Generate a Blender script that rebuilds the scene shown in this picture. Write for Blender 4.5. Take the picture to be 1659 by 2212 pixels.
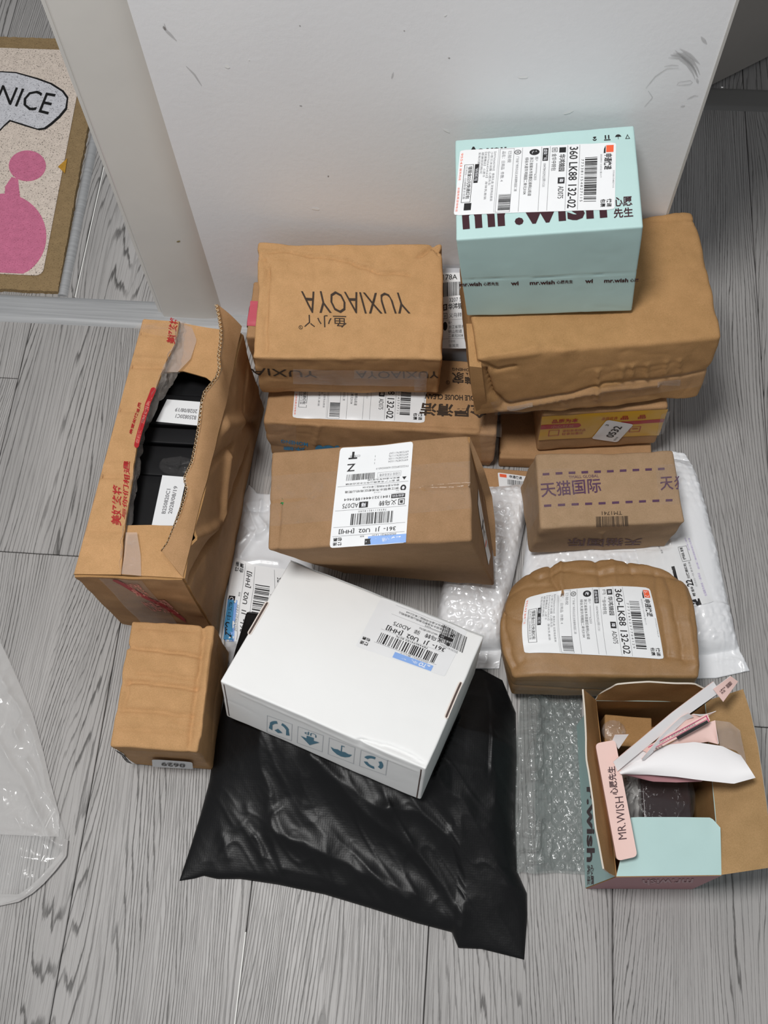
import bpy, math, random
import numpy as np
from mathutils import Matrix, Vector, noise as mnoise

for o in list(bpy.data.objects): bpy.data.objects.remove(o)
SC = bpy.context.scene
COL = SC.collection

# ---------------------------------------------------------------- camera
IMW, IMH, FPX, CX, CY, CAMH = 1659, 2212, 2321.138, 829.5, 1106.0, 1.35
def camrot(a, b, c):
    f = np.array([math.sin(c)*math.cos(a), math.cos(c)*math.cos(a), -math.sin(a)])
    r = np.array([math.cos(c), -math.sin(c), 0.]); u = np.cross(r, f)
    return np.array([math.cos(b)*r+math.sin(b)*u, -(-math.sin(b)*r+math.cos(b)*u), f])
CM = camrot(1.17403859, -.0839927543, -.154674613)
CPOS = np.array([0., 0., CAMH])
cam = bpy.data.objects.new('camera', bpy.data.cameras.new('camera'))
COL.objects.link(cam)
cam.data.sensor_fit = 'HORIZONTAL'; cam.data.sensor_width = 36; cam.data.lens = FPX*36/IMW
cam.data.clip_start = .02
_m = Matrix.Identity(4)
for i in range(3):
    _m[i][0] = CM[0][i]; _m[i][1] = -CM[1][i]; _m[i][2] = -CM[2][i]
    _m[i][3] = CPOS[i]
cam.matrix_world = _m
SC.camera = cam
def P(x, y, z=0.):
    d = CM.T @ np.array([(x-CX)/FPX, (y-CY)/FPX, 1.]); return CPOS + d*((z-CAMH)/d[2])
def proj(w):
    c = (np.asarray(w, float)-CPOS) @ CM.T
    return np.stack([FPX*c[..., 0]/c[..., 2]+CX, FPX*c[..., 1]/c[..., 2]+CY], -1)

# ---------------------------------------------------------------- world, lamp, exposure
W = bpy.data.worlds.new('world'); SC.world = W; W.use_nodes = True
bg = W.node_tree.nodes['Background']
bg.inputs[0].default_value = (.93, .96, 1, 1); bg.inputs[1].default_value = .25
ld = bpy.data.lights.new('ceiling_lamp', 'AREA'); ld.shape = 'DISK'; ld.size = .45
ld.energy = 39; ld.color = (1, .99, .975)
lamp = bpy.data.objects.new('ceiling_lamp', ld); COL.objects.link(lamp)
lamp.location = (-.42, .22, 2.45); lamp.rotation_euler = (0, 0, 0)
SC.view_settings.view_transform = 'Standard'; SC.view_settings.look = 'None'
SC.view_settings.gamma = 1; SC.view_settings.exposure = 0
SC.view_settings.use_curve_mapping = False

# ---------------------------------------------------------------- noise
def _hash(ix, iy, iz, s):
    h = (ix*374761393 + iy*668265263 + iz*2147483647 + s*1274126177) & 0xffffffff
    h = ((h ^ (h >> 13))*1274126177) & 0xffffffff
    return ((h ^ (h >> 16)) & 0xffff)/65535.0*2-1
def vn(Q, freq, seed=0):
    Q = np.asarray(Q, float)*freq + 100.5 + seed*7.31
    i = np.floor(Q).astype(np.int64); f = Q-i; f = f*f*f*(f*(f*6-15)+10)
    r = 0
    for dx in (0, 1):
        for dy in (0, 1):
            for dz in (0, 1):
                w = (f[:, 0] if dx else 1-f[:, 0])*(f[:, 1] if dy else 1-f[:, 1])*(f[:, 2] if dz else 1-f[:, 2])
                r = r + w*_hash(i[:, 0]+dx, i[:, 1]+dy, i[:, 2]+dz, seed)
    return r
def ridged(Q, freq, seed=0):
    a = vn(Q, freq, seed); b = vn(Q, freq*2.1, seed+1)
    return (1-np.minimum(1, np.abs(a)*3.2))**2 + .5*(1-np.minimum(1, np.abs(b)*3.2))**2
def pdist(U, pts):
    d = np.full(len(U), 9.); pts = np.asarray(pts, float)
    for a, b in zip(pts[:-1], pts[1:]):
        ab = b-a; t = np.clip(((U-a)@ab)/(ab@ab+1e-12), 0, 1)
        d = np.minimum(d, np.hypot(*(U-a-t[:, None]*ab).T))
    return d
def resample(pts, n):
    pts = np.asarray(pts, float)
    if len(pts) == n: return pts
    s = np.r_[0, np.cumsum(np.linalg.norm(np.diff(pts, axis=0), axis=1))]
    t = np.linspace(0, s[-1], n)
    return np.stack([np.interp(t, s, pts[:, k]) for k in range(pts.shape[1])], 1)

# ---------------------------------------------------------------- materials
MATS = {}
class NT:
    def __init__(s, name, rough=.6, spec=.4):
        m = bpy.data.materials.new(name); m.use_nodes = True; s.m = m; s.t = m.node_tree
        s.b = s.t.nodes['Principled BSDF']; s.b.inputs['Roughness'].default_value = rough
        s.b.inputs['Specular IOR Level'].default_value = spec
        MATS[name] = m
    def n(s, typ, **k):
        x = s.t.nodes.new(typ)
        for a, v in k.items():
            if a in x.inputs.keys(): s.put(v, x.inputs[a])
            else: setattr(x, a, v)
        return x
    def put(s, v, inp):
        if hasattr(v, 'links') or isinstance(v, bpy.types.NodeSocket): s.t.links.new(v, inp)
        else: inp.default_value = v
    def math(s, op, a, b=None, c=None, clamp=False):
        x = s.t.nodes.new('ShaderNodeMath'); x.operation = op; x.use_clamp = clamp
        for i, v in enumerate((a, b, c)):
            if v is not None: s.put(v, x.inputs[i])
        return x.outputs[0]
    def co(s, kind='Object', scale=(1, 1, 1), loc=(0, 0, 0), rot=(0, 0, 0)):
        tc = s.n('ShaderNodeTexCoord'); mp = s.n('ShaderNodeMapping')
        s.t.links.new(tc.outputs[kind], mp.inputs[0])
        mp.inputs['Scale'].default_value = scale; mp.inputs['Location'].default_value = loc
        mp.inputs['Rotation'].default_value = rot
        return mp.outputs[0]
    def noise(s, vec, scale, detail=3, rough=.55, dist=0):
        x = s.n('ShaderNodeTexNoise'); s.put(vec, x.inputs['Vector'])
        x.inputs['Scale'].default_value = scale; x.inputs['Detail'].default_value = detail
        x.inputs['Roughness'].default_value = rough; x.inputs['Distortion'].default_value = dist
        return x.outputs['Fac']
    def ramp(s, f, stops):
        x = s.n('ShaderNodeValToRGB'); s.put(f, x.inputs[0]); e = x.color_ramp.elements
        while len(e) < len(stops): e.new(.5)
        for q, (p, c) in zip(e, stops):
            q.position = p; q.color = (c, c, c, 1) if isinstance(c, (int, float)) else (*c, 1)
        return x.outputs[0]
    def mix(s, f, a, b, mode='MIX'):
        x = s.n('ShaderNodeMix', data_type='RGBA', blend_type=mode)
        s.put(f, x.inputs[0])
        for v, i in ((a, 6), (b, 7)):
            if isinstance(v, tuple) and len(v) == 3: v = (*v, 1)
            s.put(v, x.inputs[i])
        return x.outputs[2]
    def bump(s, h, strength=.3, dist=.002):
        x = s.n('ShaderNodeBump'); x.inputs['Strength'].default_value = strength
        x.inputs['Distance'].default_value = dist; s.put(h, x.inputs['Height'])
        s.t.links.new(x.outputs[0], s.b.inputs['Normal']); return x
    def base(s, c):
        if isinstance(c, tuple) and len(c) == 3: c = (*c, 1)
        s.put(c, s.b.inputs['Base Color'])

def kraft(name, col, dark=.80, rough=.8, spec=.14, corr=None, blot=.5):
    s = NT(name, rough, spec); c = s.co()
    fine = s.noise(c, 900, 2); mid = s.noise(c, 60, 4); big = s.noise(c, 9, 3, .6)
    f = s.math('ADD', s.math('MULTIPLY', fine, .45), s.math('MULTIPLY', mid, .30))
    f = s.math('ADD', f, s.math('MULTIPLY', big, .25*blot*2))
    d = tuple(v*dark*(.92 if i == 2 else 1) for i, v in enumerate(col))
    s.base(s.mix(s.ramp(f, [(.35, 0.), (.65, 1.)]), d, tuple(min(1, v*1.1) for v in col)))
    h = s.math('ADD', s.math('MULTIPLY', fine, .15), s.math('MULTIPLY', mid, .6))
    s.bump(h, .18, .0012); return s.m
def card(name, col, rough=.55, spec=.35, var=.06):
    s = NT(name, rough, spec); c = s.co()
    f = s.noise(c, 14, 4); g = s.noise(c, 700, 2)
    s.base(s.mix(s.ramp(f, [(.3, 0.), (.7, 1.)]), tuple(v*(1-var) for v in col), col))
    s.bump(g, .05, .0005); return s.m
def flat(name, col, rough=.6, spec=.3):
    s = NT(name, rough, spec); s.base(col); return s.m
def film(name, tint, alpha, rough=.12, wr=60, bstr=.5, spec=.6, streak=True):
    s = NT(name, rough, spec); c = s.co()
    s.base(tint)
    f = s.noise(c, wr, 3, .6, 1.2)
    if streak: s.put(s.math('ADD', alpha, s.math('MULTIPLY', s.ramp(f, [(.55, 0.), (.8, 1.)]), .12)), s.b.inputs['Alpha'])
    else: s.b.inputs['Alpha'].default_value = alpha
    s.bump(f, bstr, .0015); return s.m

K_TAN = kraft('kraft_tan', (.53, .305, .145))
K_MID = kraft('kraft_mid', (.44, .255, .13))
K_ORANGE = kraft('kraft_orange', (.46, .26, .115))
K_DARK = kraft('kraft_dark', (.36, .215, .115))
K_OCHRE = kraft('kraft_glossy_paper', (.33, .185, .08), rough=.5, spec=.4)
K_BEIGE = kraft('kraft_beige', (.41, .275, .17))
K_IN = kraft('kraft_inside', (.40, .225, .095))
K_PALE = kraft('kraft_torn_edge', (.62, .48, .33))
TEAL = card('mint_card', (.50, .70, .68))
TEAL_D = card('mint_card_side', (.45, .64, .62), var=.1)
WHITE = card('white_card', (.89, .895, .885), var=.025)
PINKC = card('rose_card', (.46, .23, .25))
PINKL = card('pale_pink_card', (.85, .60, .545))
WPAPER = card('white_paper', (.88, .865, .87), rough=.5, var=.03)
LABEL = card('label_paper', (.86, .87, .88), rough=.38, spec=.45, var=.05)
INK = flat('black_ink', (.018, .017, .018), .5)
INKG = flat('grey_ink', (.22, .22, .23), .6)
INKBR = flat('brown_ink', (.045, .028, .018), .7)
INKPU = flat('purple_ink', (.10, .045, .095), .6)
INKWINE = flat('wine_ink', (.045, .012, .018), .5)
RED = flat('red_ink', (.40, .018, .022), .45)
REDO = flat('orange_red_ink', (.85, .13, .05), .45)
REDL = flat('faded_red_ink', (.75, .30, .24), .5)
BLUEL = flat('pale_blue_ink', (.27, .45, .85), .4)
BLUE = flat('blue_ink', (.03, .22, .42), .5)
STEEL = flat('slate_blue_ink', (.10, .22, .30), .6)
WINK = flat('white_ink', (.85, .86, .9), .5)
YEL = flat('yellow_tape_print', (.66, .36, .02), .3, .5)
REDT = flat('red_tape_print', (.42, .015, .02), .3, .5)
MAG = flat('magenta_ink', (.55, .03, .16), .5)
GREEN = flat('green_ink', (.02, .22, .06), .5)
BLACKP = card('black_card', (.008, .008, .009), rough=.45, spec=.15)
WINE = flat('wine_plastic', (.022, .010, .012), .12, .6)
TAPE = film('clear_tape', (.60, .50, .42), .07, .10, 45, .35, .7)
TAPEM = film('milky_tape', (.66, .56, .50), .24, .16, 70, .6)
CRINK = film('crinkled_tape', (.55, .50, .46), .20, .07, 160, 1.0, .9)
CLEAR = film('clear_plastic', (.86, .86, .85), .20, .12, 22, .8, .9)
WRAP = film('bubble_plastic', (.30, .33, .32), .42, .15, 90, .7, 1.)
SHRINK = film('shrink_film', (.5, .48, .47), .06, .13, 60, 1., 1., False)
MILKY = film('milky_film', (.85, .84, .82), .5, .18, 60, .8)
BOARD = flat('board_edge', (.66, .60, .52), .8)
CLOUD = film('cloudy_plastic', (.62, .60, .585), .70, .22, 30, .8)

def m_floor(name, tint, seedoff=0):
    s = NT(name, .42, .35); oi = s.n('ShaderNodeObjectInfo')
    c = s.co(); cb = s.n('ShaderNodeVectorMath', operation='ADD')
    cv = s.n('ShaderNodeCombineXYZ'); r = s.math('MULTIPLY', oi.outputs['Random'], 37.)
    s.t.links.new(r, cv.inputs[0]); s.t.links.new(s.math('MULTIPLY', oi.outputs['Random'], 91.), cv.inputs[1])
    s.t.links.new(c, cb.inputs[0]); s.t.links.new(cv.outputs[0], cb.inputs[1]); v = cb.outputs[0]
    def st(sx, sy):
        mp = s.n('ShaderNodeMapping'); s.t.links.new(v, mp.inputs[0]); mp.inputs['Scale'].default_value = (sx, sy, 1); return mp.outputs[0]
    sx = s.n('ShaderNodeSeparateXYZ'); s.t.links.new(v, sx.inputs[0])
    low = s.noise(st(6.5, 1.0), 1., 1., .4); wob = s.noise(st(55, 2.2), 1., 2, .5); jag = s.noise(st(420, 30), 1., 3, .7)
    ph = s.math('ADD', s.math('MULTIPLY', sx.outputs[0], 190.), s.math('MULTIPLY', low, 38.))
    ph = s.math('ADD', ph, s.math('MULTIPLY', wob, 3.4)); ph = s.math('ADD', ph, s.math('MULTIPLY', jag, .42))
    fr = s.math('FRACT', ph)
    line = s.ramp(fr, [(0., 1.), (.09, .9), (.22, .0), (.92, 0.), (1., .9)])
    msk = s.ramp(s.noise(st(34, 1.6), 1., 3, .6), [(.34, .3), (.56, 1.)])
    line = s.math('MULTIPLY', line, msk)
    fib = s.noise(st(560, 7), 1., 3, .65); fl = s.ramp(fib, [(.50, 0.), (.66, 1.)])
    dk = s.math('MAXIMUM', s.math('MULTIPLY', line, .92), s.math('MULTIPLY', fl, .36))
    pale = s.ramp(s.noise(st(14, 2.2), 1., 4, .6), [(.3, 0.), (.7, 1.)])
    basec = s.mix(pale, tuple(x*.78 for x in tint), tint)
    col = s.mix(dk, basec, (.07, .066, .062))
    s.base(col)
    s.bump(s.math('SUBTRACT', 1., dk), .35, .0012); return s.m
FLOOR = m_floor('floor_grey_oak', (.44, .424, .412))

def m_wall():
    s = NT('white_wall_paint', .5, .3); c = s.co()
    n1 = s.noise(c, 130, 4, .6); n2 = s.noise(c, 5, 3)
    s.base(s.mix(s.ramp(n2, [(.3, 0.), (.7, 1.)]), (.88, .88, .895), (.92, .92, .93)))
    s.bump(n1, .12, .0018); return s.m
WALL = m_wall()
CASING = card('cream_casing_paint', (.77, .745, .70), rough=.35, var=.05)
DOORG = card('grey_door_paint', (.40, .375, .345), rough=.5)
SCUFF = film('scuff_dirt', (.25, .24, .235), .26, .7, 90, .1, .2)
CHIP = flat('bare_plaster_chip', (.93, .93, .92), .9, .1)
def m_metal():
    s = NT('brushed_metal_strip', .62, .35); c = s.co(scale=(1, 30, 1)); f = s.noise(s.co(scale=(1.5, 60, 1)), 4, 4, .6)
    g = s.noise(s.co(scale=(60, 6, 1)), 3, 3)
    s.b.inputs['Metallic'].default_value = .35
    s.base(s.mix(s.ramp(f, [(.3, 0.), (.7, 1.)]), (.36, .365, .37), (.50, .505, .51)))
    s.bump(f, .3, .001); return s.m
METAL = m_metal()
METALD = flat('dull_metal_strip', (.22, .215, .205), .5, .4)
def m_poly(name, col, rough, emboss=0, spec=.5, bs=.25):
    s = NT(name, rough, spec); c = s.co(); f = s.noise(c, 40, 4, .6)
    if emboss:
        v = s.n('ShaderNodeTexVoronoi'); s.t.links.new(s.co(scale=(1, 1, .2)), v.inputs['Vector']); v.inputs['Scale'].default_value = emboss
        v.inputs['Randomness'].default_value = .25
        f = s.math('ADD', s.math('MULTIPLY', f, 1.2), s.math('MULTIPLY', v.outputs['Distance'], .22))
    s.base(col); s.bump(f, bs, .0016); return s.m
BLACKBAG = m_poly('black_poly', (.006, .006, .0065), .42, 360, .30, .30)
WHITEBAG = m_poly('white_poly', (.74, .755, .78), .28, 0, .5)
SILVER = m_poly('pearl_bubble_mailer', (.92, .93, .95), .22, 0, .6, .35)
SILVER.node_tree.nodes['Principled BSDF'].inputs['Metallic'].default_value = .04
GREYBAG = m_poly('grey_poly', (.52, .53, .56), .3, 0, .5)
def m_coir(name, col, speck, amt):
    s = NT(name, .95, .1); c = s.co(); f = s.noise(c, 420, 3, .7); g = s.noise(c, 90, 2)
    k = s.ramp(f, [(.36-.02*0, 1.), (.36+.07, 0.)]); k = s.math('MULTIPLY', k, amt)
    d = s.mix(s.ramp(g, [(.3, 0.), (.7, 1.)]), tuple(x*.86 for x in col), col)
    s.base(s.mix(k, d, speck)); s.bump(f, .8, .003); return s.m
COIR = m_coir('brown_coir_border', (.36, .25, .13), (.14, .09, .045), .6)
MATB = m_coir('beige_mat_print', (.86, .74, .64), (.12, .10, .085), .9)
MATP = m_coir('pink_mat_print', (.74, .22, .36), (.30, .05, .10), .5)
MATW = m_coir('white_mat_print', (.76, .76, .80), (.15, .15, .17), .8)
MATK = m_coir('black_mat_print', (.02, .02, .02), (.01, .01, .01), .3)
MATY = m_coir('yellow_mat_print', (.62, .33, .05), (.2, .1, .03), .5)

# ---------------------------------------------------------------- object helpers
def tag(o, label=None, cat=None, group=None, kind=None):
    if label: o['label'] = label
    if cat: o['category'] = cat
    if group: o['group'] = group
    if kind: o['kind'] = kind
    return o
def thing(name, loc, label, cat, group=None):
    o = bpy.data.objects.new(name, None); COL.objects.link(o); o.location = tuple(float(x) for x in loc)
    o.empty_display_size = .02
    return tag(o, label, cat, group)
def wloc(o):
    v = np.zeros(3)
    while o is not None: v = v+np.array(o.location); o = o.parent
    return v
def obj(name, V, F, mat, parent=None, smooth=True, mi=None, angle=None):
    V = np.asarray(V, float).reshape(-1, 3)
    me = bpy.data.meshes.new(name)
    if parent is not None: off = wloc(parent)
    else: off = np.array([V[:, 0].mean(), V[:, 1].mean(), V[:, 2].min()])
    me.from_pydata((V-off).tolist(), [], [tuple(int(i) for i in f) for f in F])
    for m in (mat if isinstance(mat, (list, tuple)) else [mat]): me.materials.append(m)
    if mi is not None: me.polygons.foreach_set('material_index', [int(x) for x in mi])
    if smooth:
        me.polygons.foreach_set('use_smooth', [True]*len(me.polygons))
        if angle: me.set_sharp_from_angle(angle=math.radians(angle))
    me.update()
    o = bpy.data.objects.new(name, me); COL.objects.link(o)
    if parent is not None: o.parent = parent
    else: o.location = off
    return o
def grid_faces(n, m, o=0):
    i, j = np.meshgrid(np.arange(n-1), np.arange(m-1), indexing='ij'); a = (i*m+j).ravel()+o
    return np.stack([a, a+m, a+m+1, a+1], 1)
def boxmesh(x0, y0, z0, x1, y1, z1, r=0):
    V = [(x, y, z) for z in (z0, z1) for y in (y0, y1) for x in (x0, x1)]
    F = [(0, 2, 3, 1), (4, 5, 7, 6), (0, 1, 5, 4), (2, 6, 7, 3), (0, 4, 6, 2), (1, 3, 7, 5)]
    return V, F
def join(parts):
    V, F, n = [], [], 0
    for v, f in parts:
        v = np.asarray(v, float).reshape(-1, 3); V.append(v); F += [tuple(int(i)+n for i in q) for q in f]; n += len(v)
    return np.concatenate(V), F
def prism(poly, z0, z1):
    poly = [tuple(p[:2]) for p in poly]; n = len(poly)
    V = [(x, y, z0) for x, y in poly]+[(x, y, z1) for x, y in poly]
    F = [tuple(range(n))[::-1], tuple(range(n, 2*n))]+[(i, (i+1) % n, n+(i+1) % n, n+i) for i in range(n)]
    return V, F
def sheet(name, A, B, mat, parent, n=40, m=10, thick=.0015, fn=None, mid=None, mi2=None, wr=0, seed=1):
    """a panel lofted from polyline A to polyline B (world points), given a real thickness"""
    A = resample(A, n); B = resample(B, n); t = np.linspace(0, 1, m)[None, :, None]
    if mid is None: G = A[:, None]*(1-t)+B[:, None]*t
    else:
        C = resample(mid, n)[:, None]; G = A[:, None]*(1-t)**2+2*C*t*(1-t)+B[:, None]*t*t
    if fn is not None: G = fn(G)
    du = np.gradient(G, axis=0); dv = np.gradient(G, axis=1); N = np.cross(du, dv); N /= np.linalg.norm(N, axis=2)[..., None]+1e-9
    if wr: G = G+N*(wr*(vn(G.reshape(-1, 3), 18, seed)+.6*vn(G.reshape(-1, 3), 45, seed+3))).reshape(n, m)[..., None]
    cs = 1 if ((CPOS-G)*N).sum() > 0 else -1   # outer side first
    V = np.concatenate([(G+N*thick/2).reshape(-1, 3), (G-N*thick/2).reshape(-1, 3)])
    f1 = grid_faces(n, m); f2 = f1[:, ::-1]+n*m
    per = [i*m for i in range(n)]+[(n-1)*m+j for j in range(1, m)]+[i*m+m-1 for i in range(n-2, -1, -1)]+[j for j in range(m-2, 0, -1)]
    rim = [(per[k], per[(k+1) % len(per)], per[(k+1) % len(per)]+n*m, per[k]+n*m) for k in range(len(per))]
    F = [tuple(f) for f in f1]+[tuple(f) for f in f2]+rim
    mats = mat if isinstance(mat, (list, tuple)) else [mat]
    L1 = min(1, len(mats)-1); mi = ([0]*len(f1)+[L1]*len(f2) if cs > 0 else [L1]*len(f1)+[0]*len(f2))+[len(mats)-1]*len(rim)
    o = obj(name, V, F, mats, parent, True, mi, 40)
    def S(uv, off=0.):
        uv = np.asarray(uv, float); x = np.clip(uv[:, 0], -.2, 1.2)*(n-1); y = np.clip(uv[:, 1], -.2, 1.2)*(m-1)
        i = np.clip(np.floor(x).astype(int), 0, n-2); j = np.clip(np.floor(y).astype(int), 0, m-2); a = (x-i)[:, None]; b = (y-j)[:, None]
        def L(Q): return (Q[i, j]*(1-a)+Q[i+1, j]*a)*(1-b)+(Q[i, j+1]*(1-a)+Q[i+1, j+1]*a)*b
        return L(G)+L(N)*(S.side*(thick/2+off))
    S.side = cs; S.span = (1, 1)
    return o, S

FACES = {'top': (0, 1, 2, 1), 'front': (0, 2, 1, -1), 'right': (1, 2, 0, 1), 'left': (1, 2, 0, -1), 'back': (0, 2, 1, 1), 'bottom': (0, 1, 2, -1)}
class Box:
    """a carton: rigid pose and size, soft corners, bulges, creases; every face can be asked for a surface point"""
    def __init__(s, q, r=.003, bulge=0., warp=.0012, crump=.0006, seed=1, tweak=None, deform=None, creases=(), step=.0024, edge=.0):
        s.q = q; s.d = np.array(q[6:9]); s.r = r; s.bulge = bulge; s.warp = warp; s.crump = crump; s.seed = seed
        s.edge = edge; s.deform = deform; s.step = step
        y, tx, ty = q[3:6]; s.R = np.array((Matrix.Rotation(y, 3, 'Z') @ Matrix.Rotation(tx, 3, 'X') @ Matrix.Rotation(ty, 3, 'Y')))
        s.tw = {k: np.array(v) for k, v in (tweak or {}).items()}
        s.cr = []
        for f, pts, dep, wid in creases:
            uv = [s.uv(f, px) for px in pts]; s.cr.append((f, uv, dep, wid))
    def tri(s, L):
        T = L/s.d; out = L-np.array([s.d[0]/2, s.d[1]/2, 0])
        w = out@s.R.T + np.array(s.q[:3])
        for k, dv in s.tw.items():
            t = 1
            for a in range(3): t = t*(T[:, a] if k[a] == '1' else 1-T[:, a])
            w = w+np.clip(t, 0, 1)[:, None]*dv
        return w
    def map(s, L):
        L = np.asarray(L, float); c = s.d/2; q = np.clip((L-c)/c, -1.05, 1.05)
        n = np.sign(q)*np.abs(q)**7; n /= np.linalg.norm(n, axis=1)[:, None]+1e-9
        e = 1-q**2; h = 0
        if s.bulge: h = h+s.bulge*sum(np.abs(n[:, a])*np.clip(e[:, (a+1) % 3], 0, 1)**.7*np.clip(e[:, (a+2) % 3], 0, 1)**.7 for a in range(3))
        Q = L+s.seed*3.1
        if s.warp: h = h+s.warp*vn(Q, 11, s.seed)
        if s.crump:
            msk = np.clip(vn(Q, 9, s.seed+5)*1.5+.35, 0, 1)
            h = h-s.crump*1.5*ridged(Q, 14, s.seed+2)*msk - (s.crump*.55*ridged(Q, 34, s.seed+7)*np.clip(vn(Q, 14, s.seed+8)*2+.4, 0, 1) if s.crump > .0007 else 0) + s.crump*.5*vn(Q, 60, s.seed+9)
        if s.edge:
            nearedge = np.sort(1-np.abs(q), axis=1)[:, 1]; h = h+s.edge*vn(Q, 45, s.seed+4)*np.exp(-(nearedge/.12)**2)
        for f, pts, dep, wid in s.cr:
            a, b, ax, sg = FACES[f]
            cl = np.exp(-((L[:, ax]-(s.d[ax] if sg > 0 else 0))/.012)**2)
            h = h+2.2*dep*np.exp(-(pdist(L[:, [a, b]]+.0012*vn(Q, 90, 3)[:, None], pts)/(wid*.75))**1.15)*cl
        L2 = L+n*np.asarray(h).reshape(-1, 1)
        if s.deform is not None: L2 = s.deform(L2, s.d)
        return s.tri(L2)
    def S(s, face):
        a, b, ax, sg = FACES[face]
        def f(uv, off=0.):
            uv = np.asarray(uv, float); L = np.zeros((len(uv), 3)); L[:, a] = uv[:, 0]; L[:, b] = uv[:, 1]
            L[:, ax] = s.d[ax] if sg > 0 else 0
            p = s.map(L)
            if off:
                L2 = L.copy(); nn = np.zeros(3); nn[ax] = sg; p = p+(s.R@nn)*off
            return p
        f.span = (s.d[a], s.d[b]); return f
    def uv(s, face, px): return solve(s.S(face), px)
    def mesh(s):
        ax = []
        for k in range(3):
            nseg = max(2, int(round((s.d[k]-2*s.r)/s.step)))
            g = np.r_[np.linspace(0, s.r, 4)[:-1], np.linspace(s.r, s.d[k]-s.r, nseg), np.linspace(s.d[k]-s.r, s.d[k], 4)[1:]]
            ax.append(g)
        idx = {}; V = []; F = []
        def vid(p):
            k = (round(p[0]*1e5), round(p[1]*1e5), round(p[2]*1e5))
            if k not in idx: idx[k] = len(V); V.append(p)
            return idx[k]
        for f, (a, b, c, sg) in FACES.items():
            A, B = ax[a], ax[b]; ids = np.zeros((len(A), len(B)), int); w = s.d[c] if sg > 0 else 0.
            for i, u in enumerate(A):
                for j, v in enumerate(B):
                    p = [0, 0, 0]; p[a] = u; p[b] = v; p[c] = w; ids[i, j] = vid(p)
            flip = (sg > 0) != (f in ('front', 'back'))
            for i in range(len(A)-1):
                for j in range(len(B)-1):
                    q = (ids[i, j], ids[i+1, j], ids[i+1, j+1], ids[i, j+1]); F.append(q if flip else q[::-1])
        V = np.array(V, float); inn = np.clip(V, s.r, s.d-s.r); dd = V-inn; l = np.linalg.norm(dd, axis=1)[:, None]
        V = np.where(l > 1e-9, inn+dd/np.maximum(l, 1e-9)*s.r, V)
        return s.map(V), F
    def base(s):
        p = s.tri(np.array([[s.d[0]/2, s.d[1]/2, 0.]]))[0]; zs = s.tri(np.array([[x, y, 0.] for x in (0, s.d[0]) for y in (0, s.d[1])]))[:, 2].min()
        return (p[0], p[1], max(0, zs))
def solve(S, px, g=None):
    """where on a surface a sight line meets it"""
    uv = np.array(g if g is not None else [S.span[0]/2, S.span[1]/2], float); px = np.array(px, float); h = .003*max(S.span)
    for _ in range(14):
        p = proj(S(np.array([uv, uv+[h, 0], uv+[0, h]]), 0.)); J = np.stack([(p[1]-p[0])/h, (p[2]-p[0])/h], 1)
        try: st = np.linalg.solve(J, px-p[0])
        except Exception: break
        lim = .3*max(S.span); n = np.linalg.norm(st)
        if n > lim: st *= lim/n
        uv = uv+st
        if n < 1e-6*max(S.span): break
    return uv

# ---------------------------------------------------------------- flat print
_tc = {}
def glyphs(txt, bold=0., italic=0.):
    k = (txt, bold, italic)
    if k not in _tc:
        cu = bpy.data.curves.new('t', 'FONT'); cu.body = txt; cu.resolution_u = 2; cu.offset = bold; cu.fill_mode = 'FRONT'; cu.shear = italic
        o = bpy.data.objects.new('t', cu); COL.objects.link(o)
        dg = bpy.context.evaluated_depsgraph_get(); me = bpy.data.meshes.new_from_object(o.evaluated_get(dg))
        V = np.array([v.co[:2] for v in me.vertices]).reshape(-1, 2); F = [tuple(p.vertices) for p in me.polygons]
        bpy.data.objects.remove(o); bpy.data.curves.remove(cu); bpy.data.meshes.remove(me)
        mn, mx = V.min(0), V.max(0); _tc[k] = ((V-mn)/(mx-mn+1e-9), F)
    return _tc[k]
def T(txt, x0, y0, x1, y1, m=0, bold=0., rot=0, it=0.):
    """text filling the box x0,y0 (top left) to x1,y1, y down; rot in quarter turns clockwise"""
    V, F = glyphs(txt, bold, it); u, v = V[:, 0], V[:, 1]
    for _ in range(rot % 4): u, v = v, 1-u
    return (np.stack([x0+u*(x1-x0), y1-v*(y1-y0)], 1), F, m)
def Rc(x0, y0, x1, y1, m=0): return (np.array([(x0, y0), (x1, y0), (x1, y1), (x0, y1)], float), [(0, 1, 2, 3)], m)
def Fr(x0, y0, x1, y1, w=.4, m=0): return [Rc(x0, y0, x1, y0+w, m), Rc(x0, y1-w, x1, y1, m), Rc(x0, y0, x0+w, y1, m), Rc(x1-w, y0, x1, y1, m)]
def Poly(pts, m=0): return (np.array(pts, float), [tuple(range(len(pts)))], m)
def Ring(cx, cy, r0, r1, m=0, a0=0, a1=360, n=28):
    a = np.radians(np.linspace(a0, a1, n)); V = np.concatenate([np.stack([cx+r*np.cos(a), cy+r*np.sin(a)], 1) for r in (r0, r1)])
    return (V, [(i, i+1, n+i+1, n+i) for i in range(n-1)], m)
def Disc(cx, cy, rx, ry=None, m=0, n=28):
    ry = ry or rx; a = np.radians(np.linspace(0, 360, n, endpoint=False)); return (np.stack([cx+rx*np.cos(a), cy+ry*np.sin(a)], 1), [tuple(range(n))], m)
def Bars(x0, y0, x1, y1, seed=1, vert=True, m=0):
    rnd = random.Random(seed); out = []; L = (x1-x0) if vert else (y1-y0); t = 0; un = L/95
    while t < L-un:
        w = un*rnd.choice([1, 1, 1, 2, 2, 3]); w = min(w, L-t)
        out.append(Rc(x0+t, y0, x0+t+w, y1, m) if vert else Rc(x0, y0+t, x1, y0+t+w, m)); t += w+un*rnd.choice([1, 1, 1, 2, 2, 3])
    return out
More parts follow.
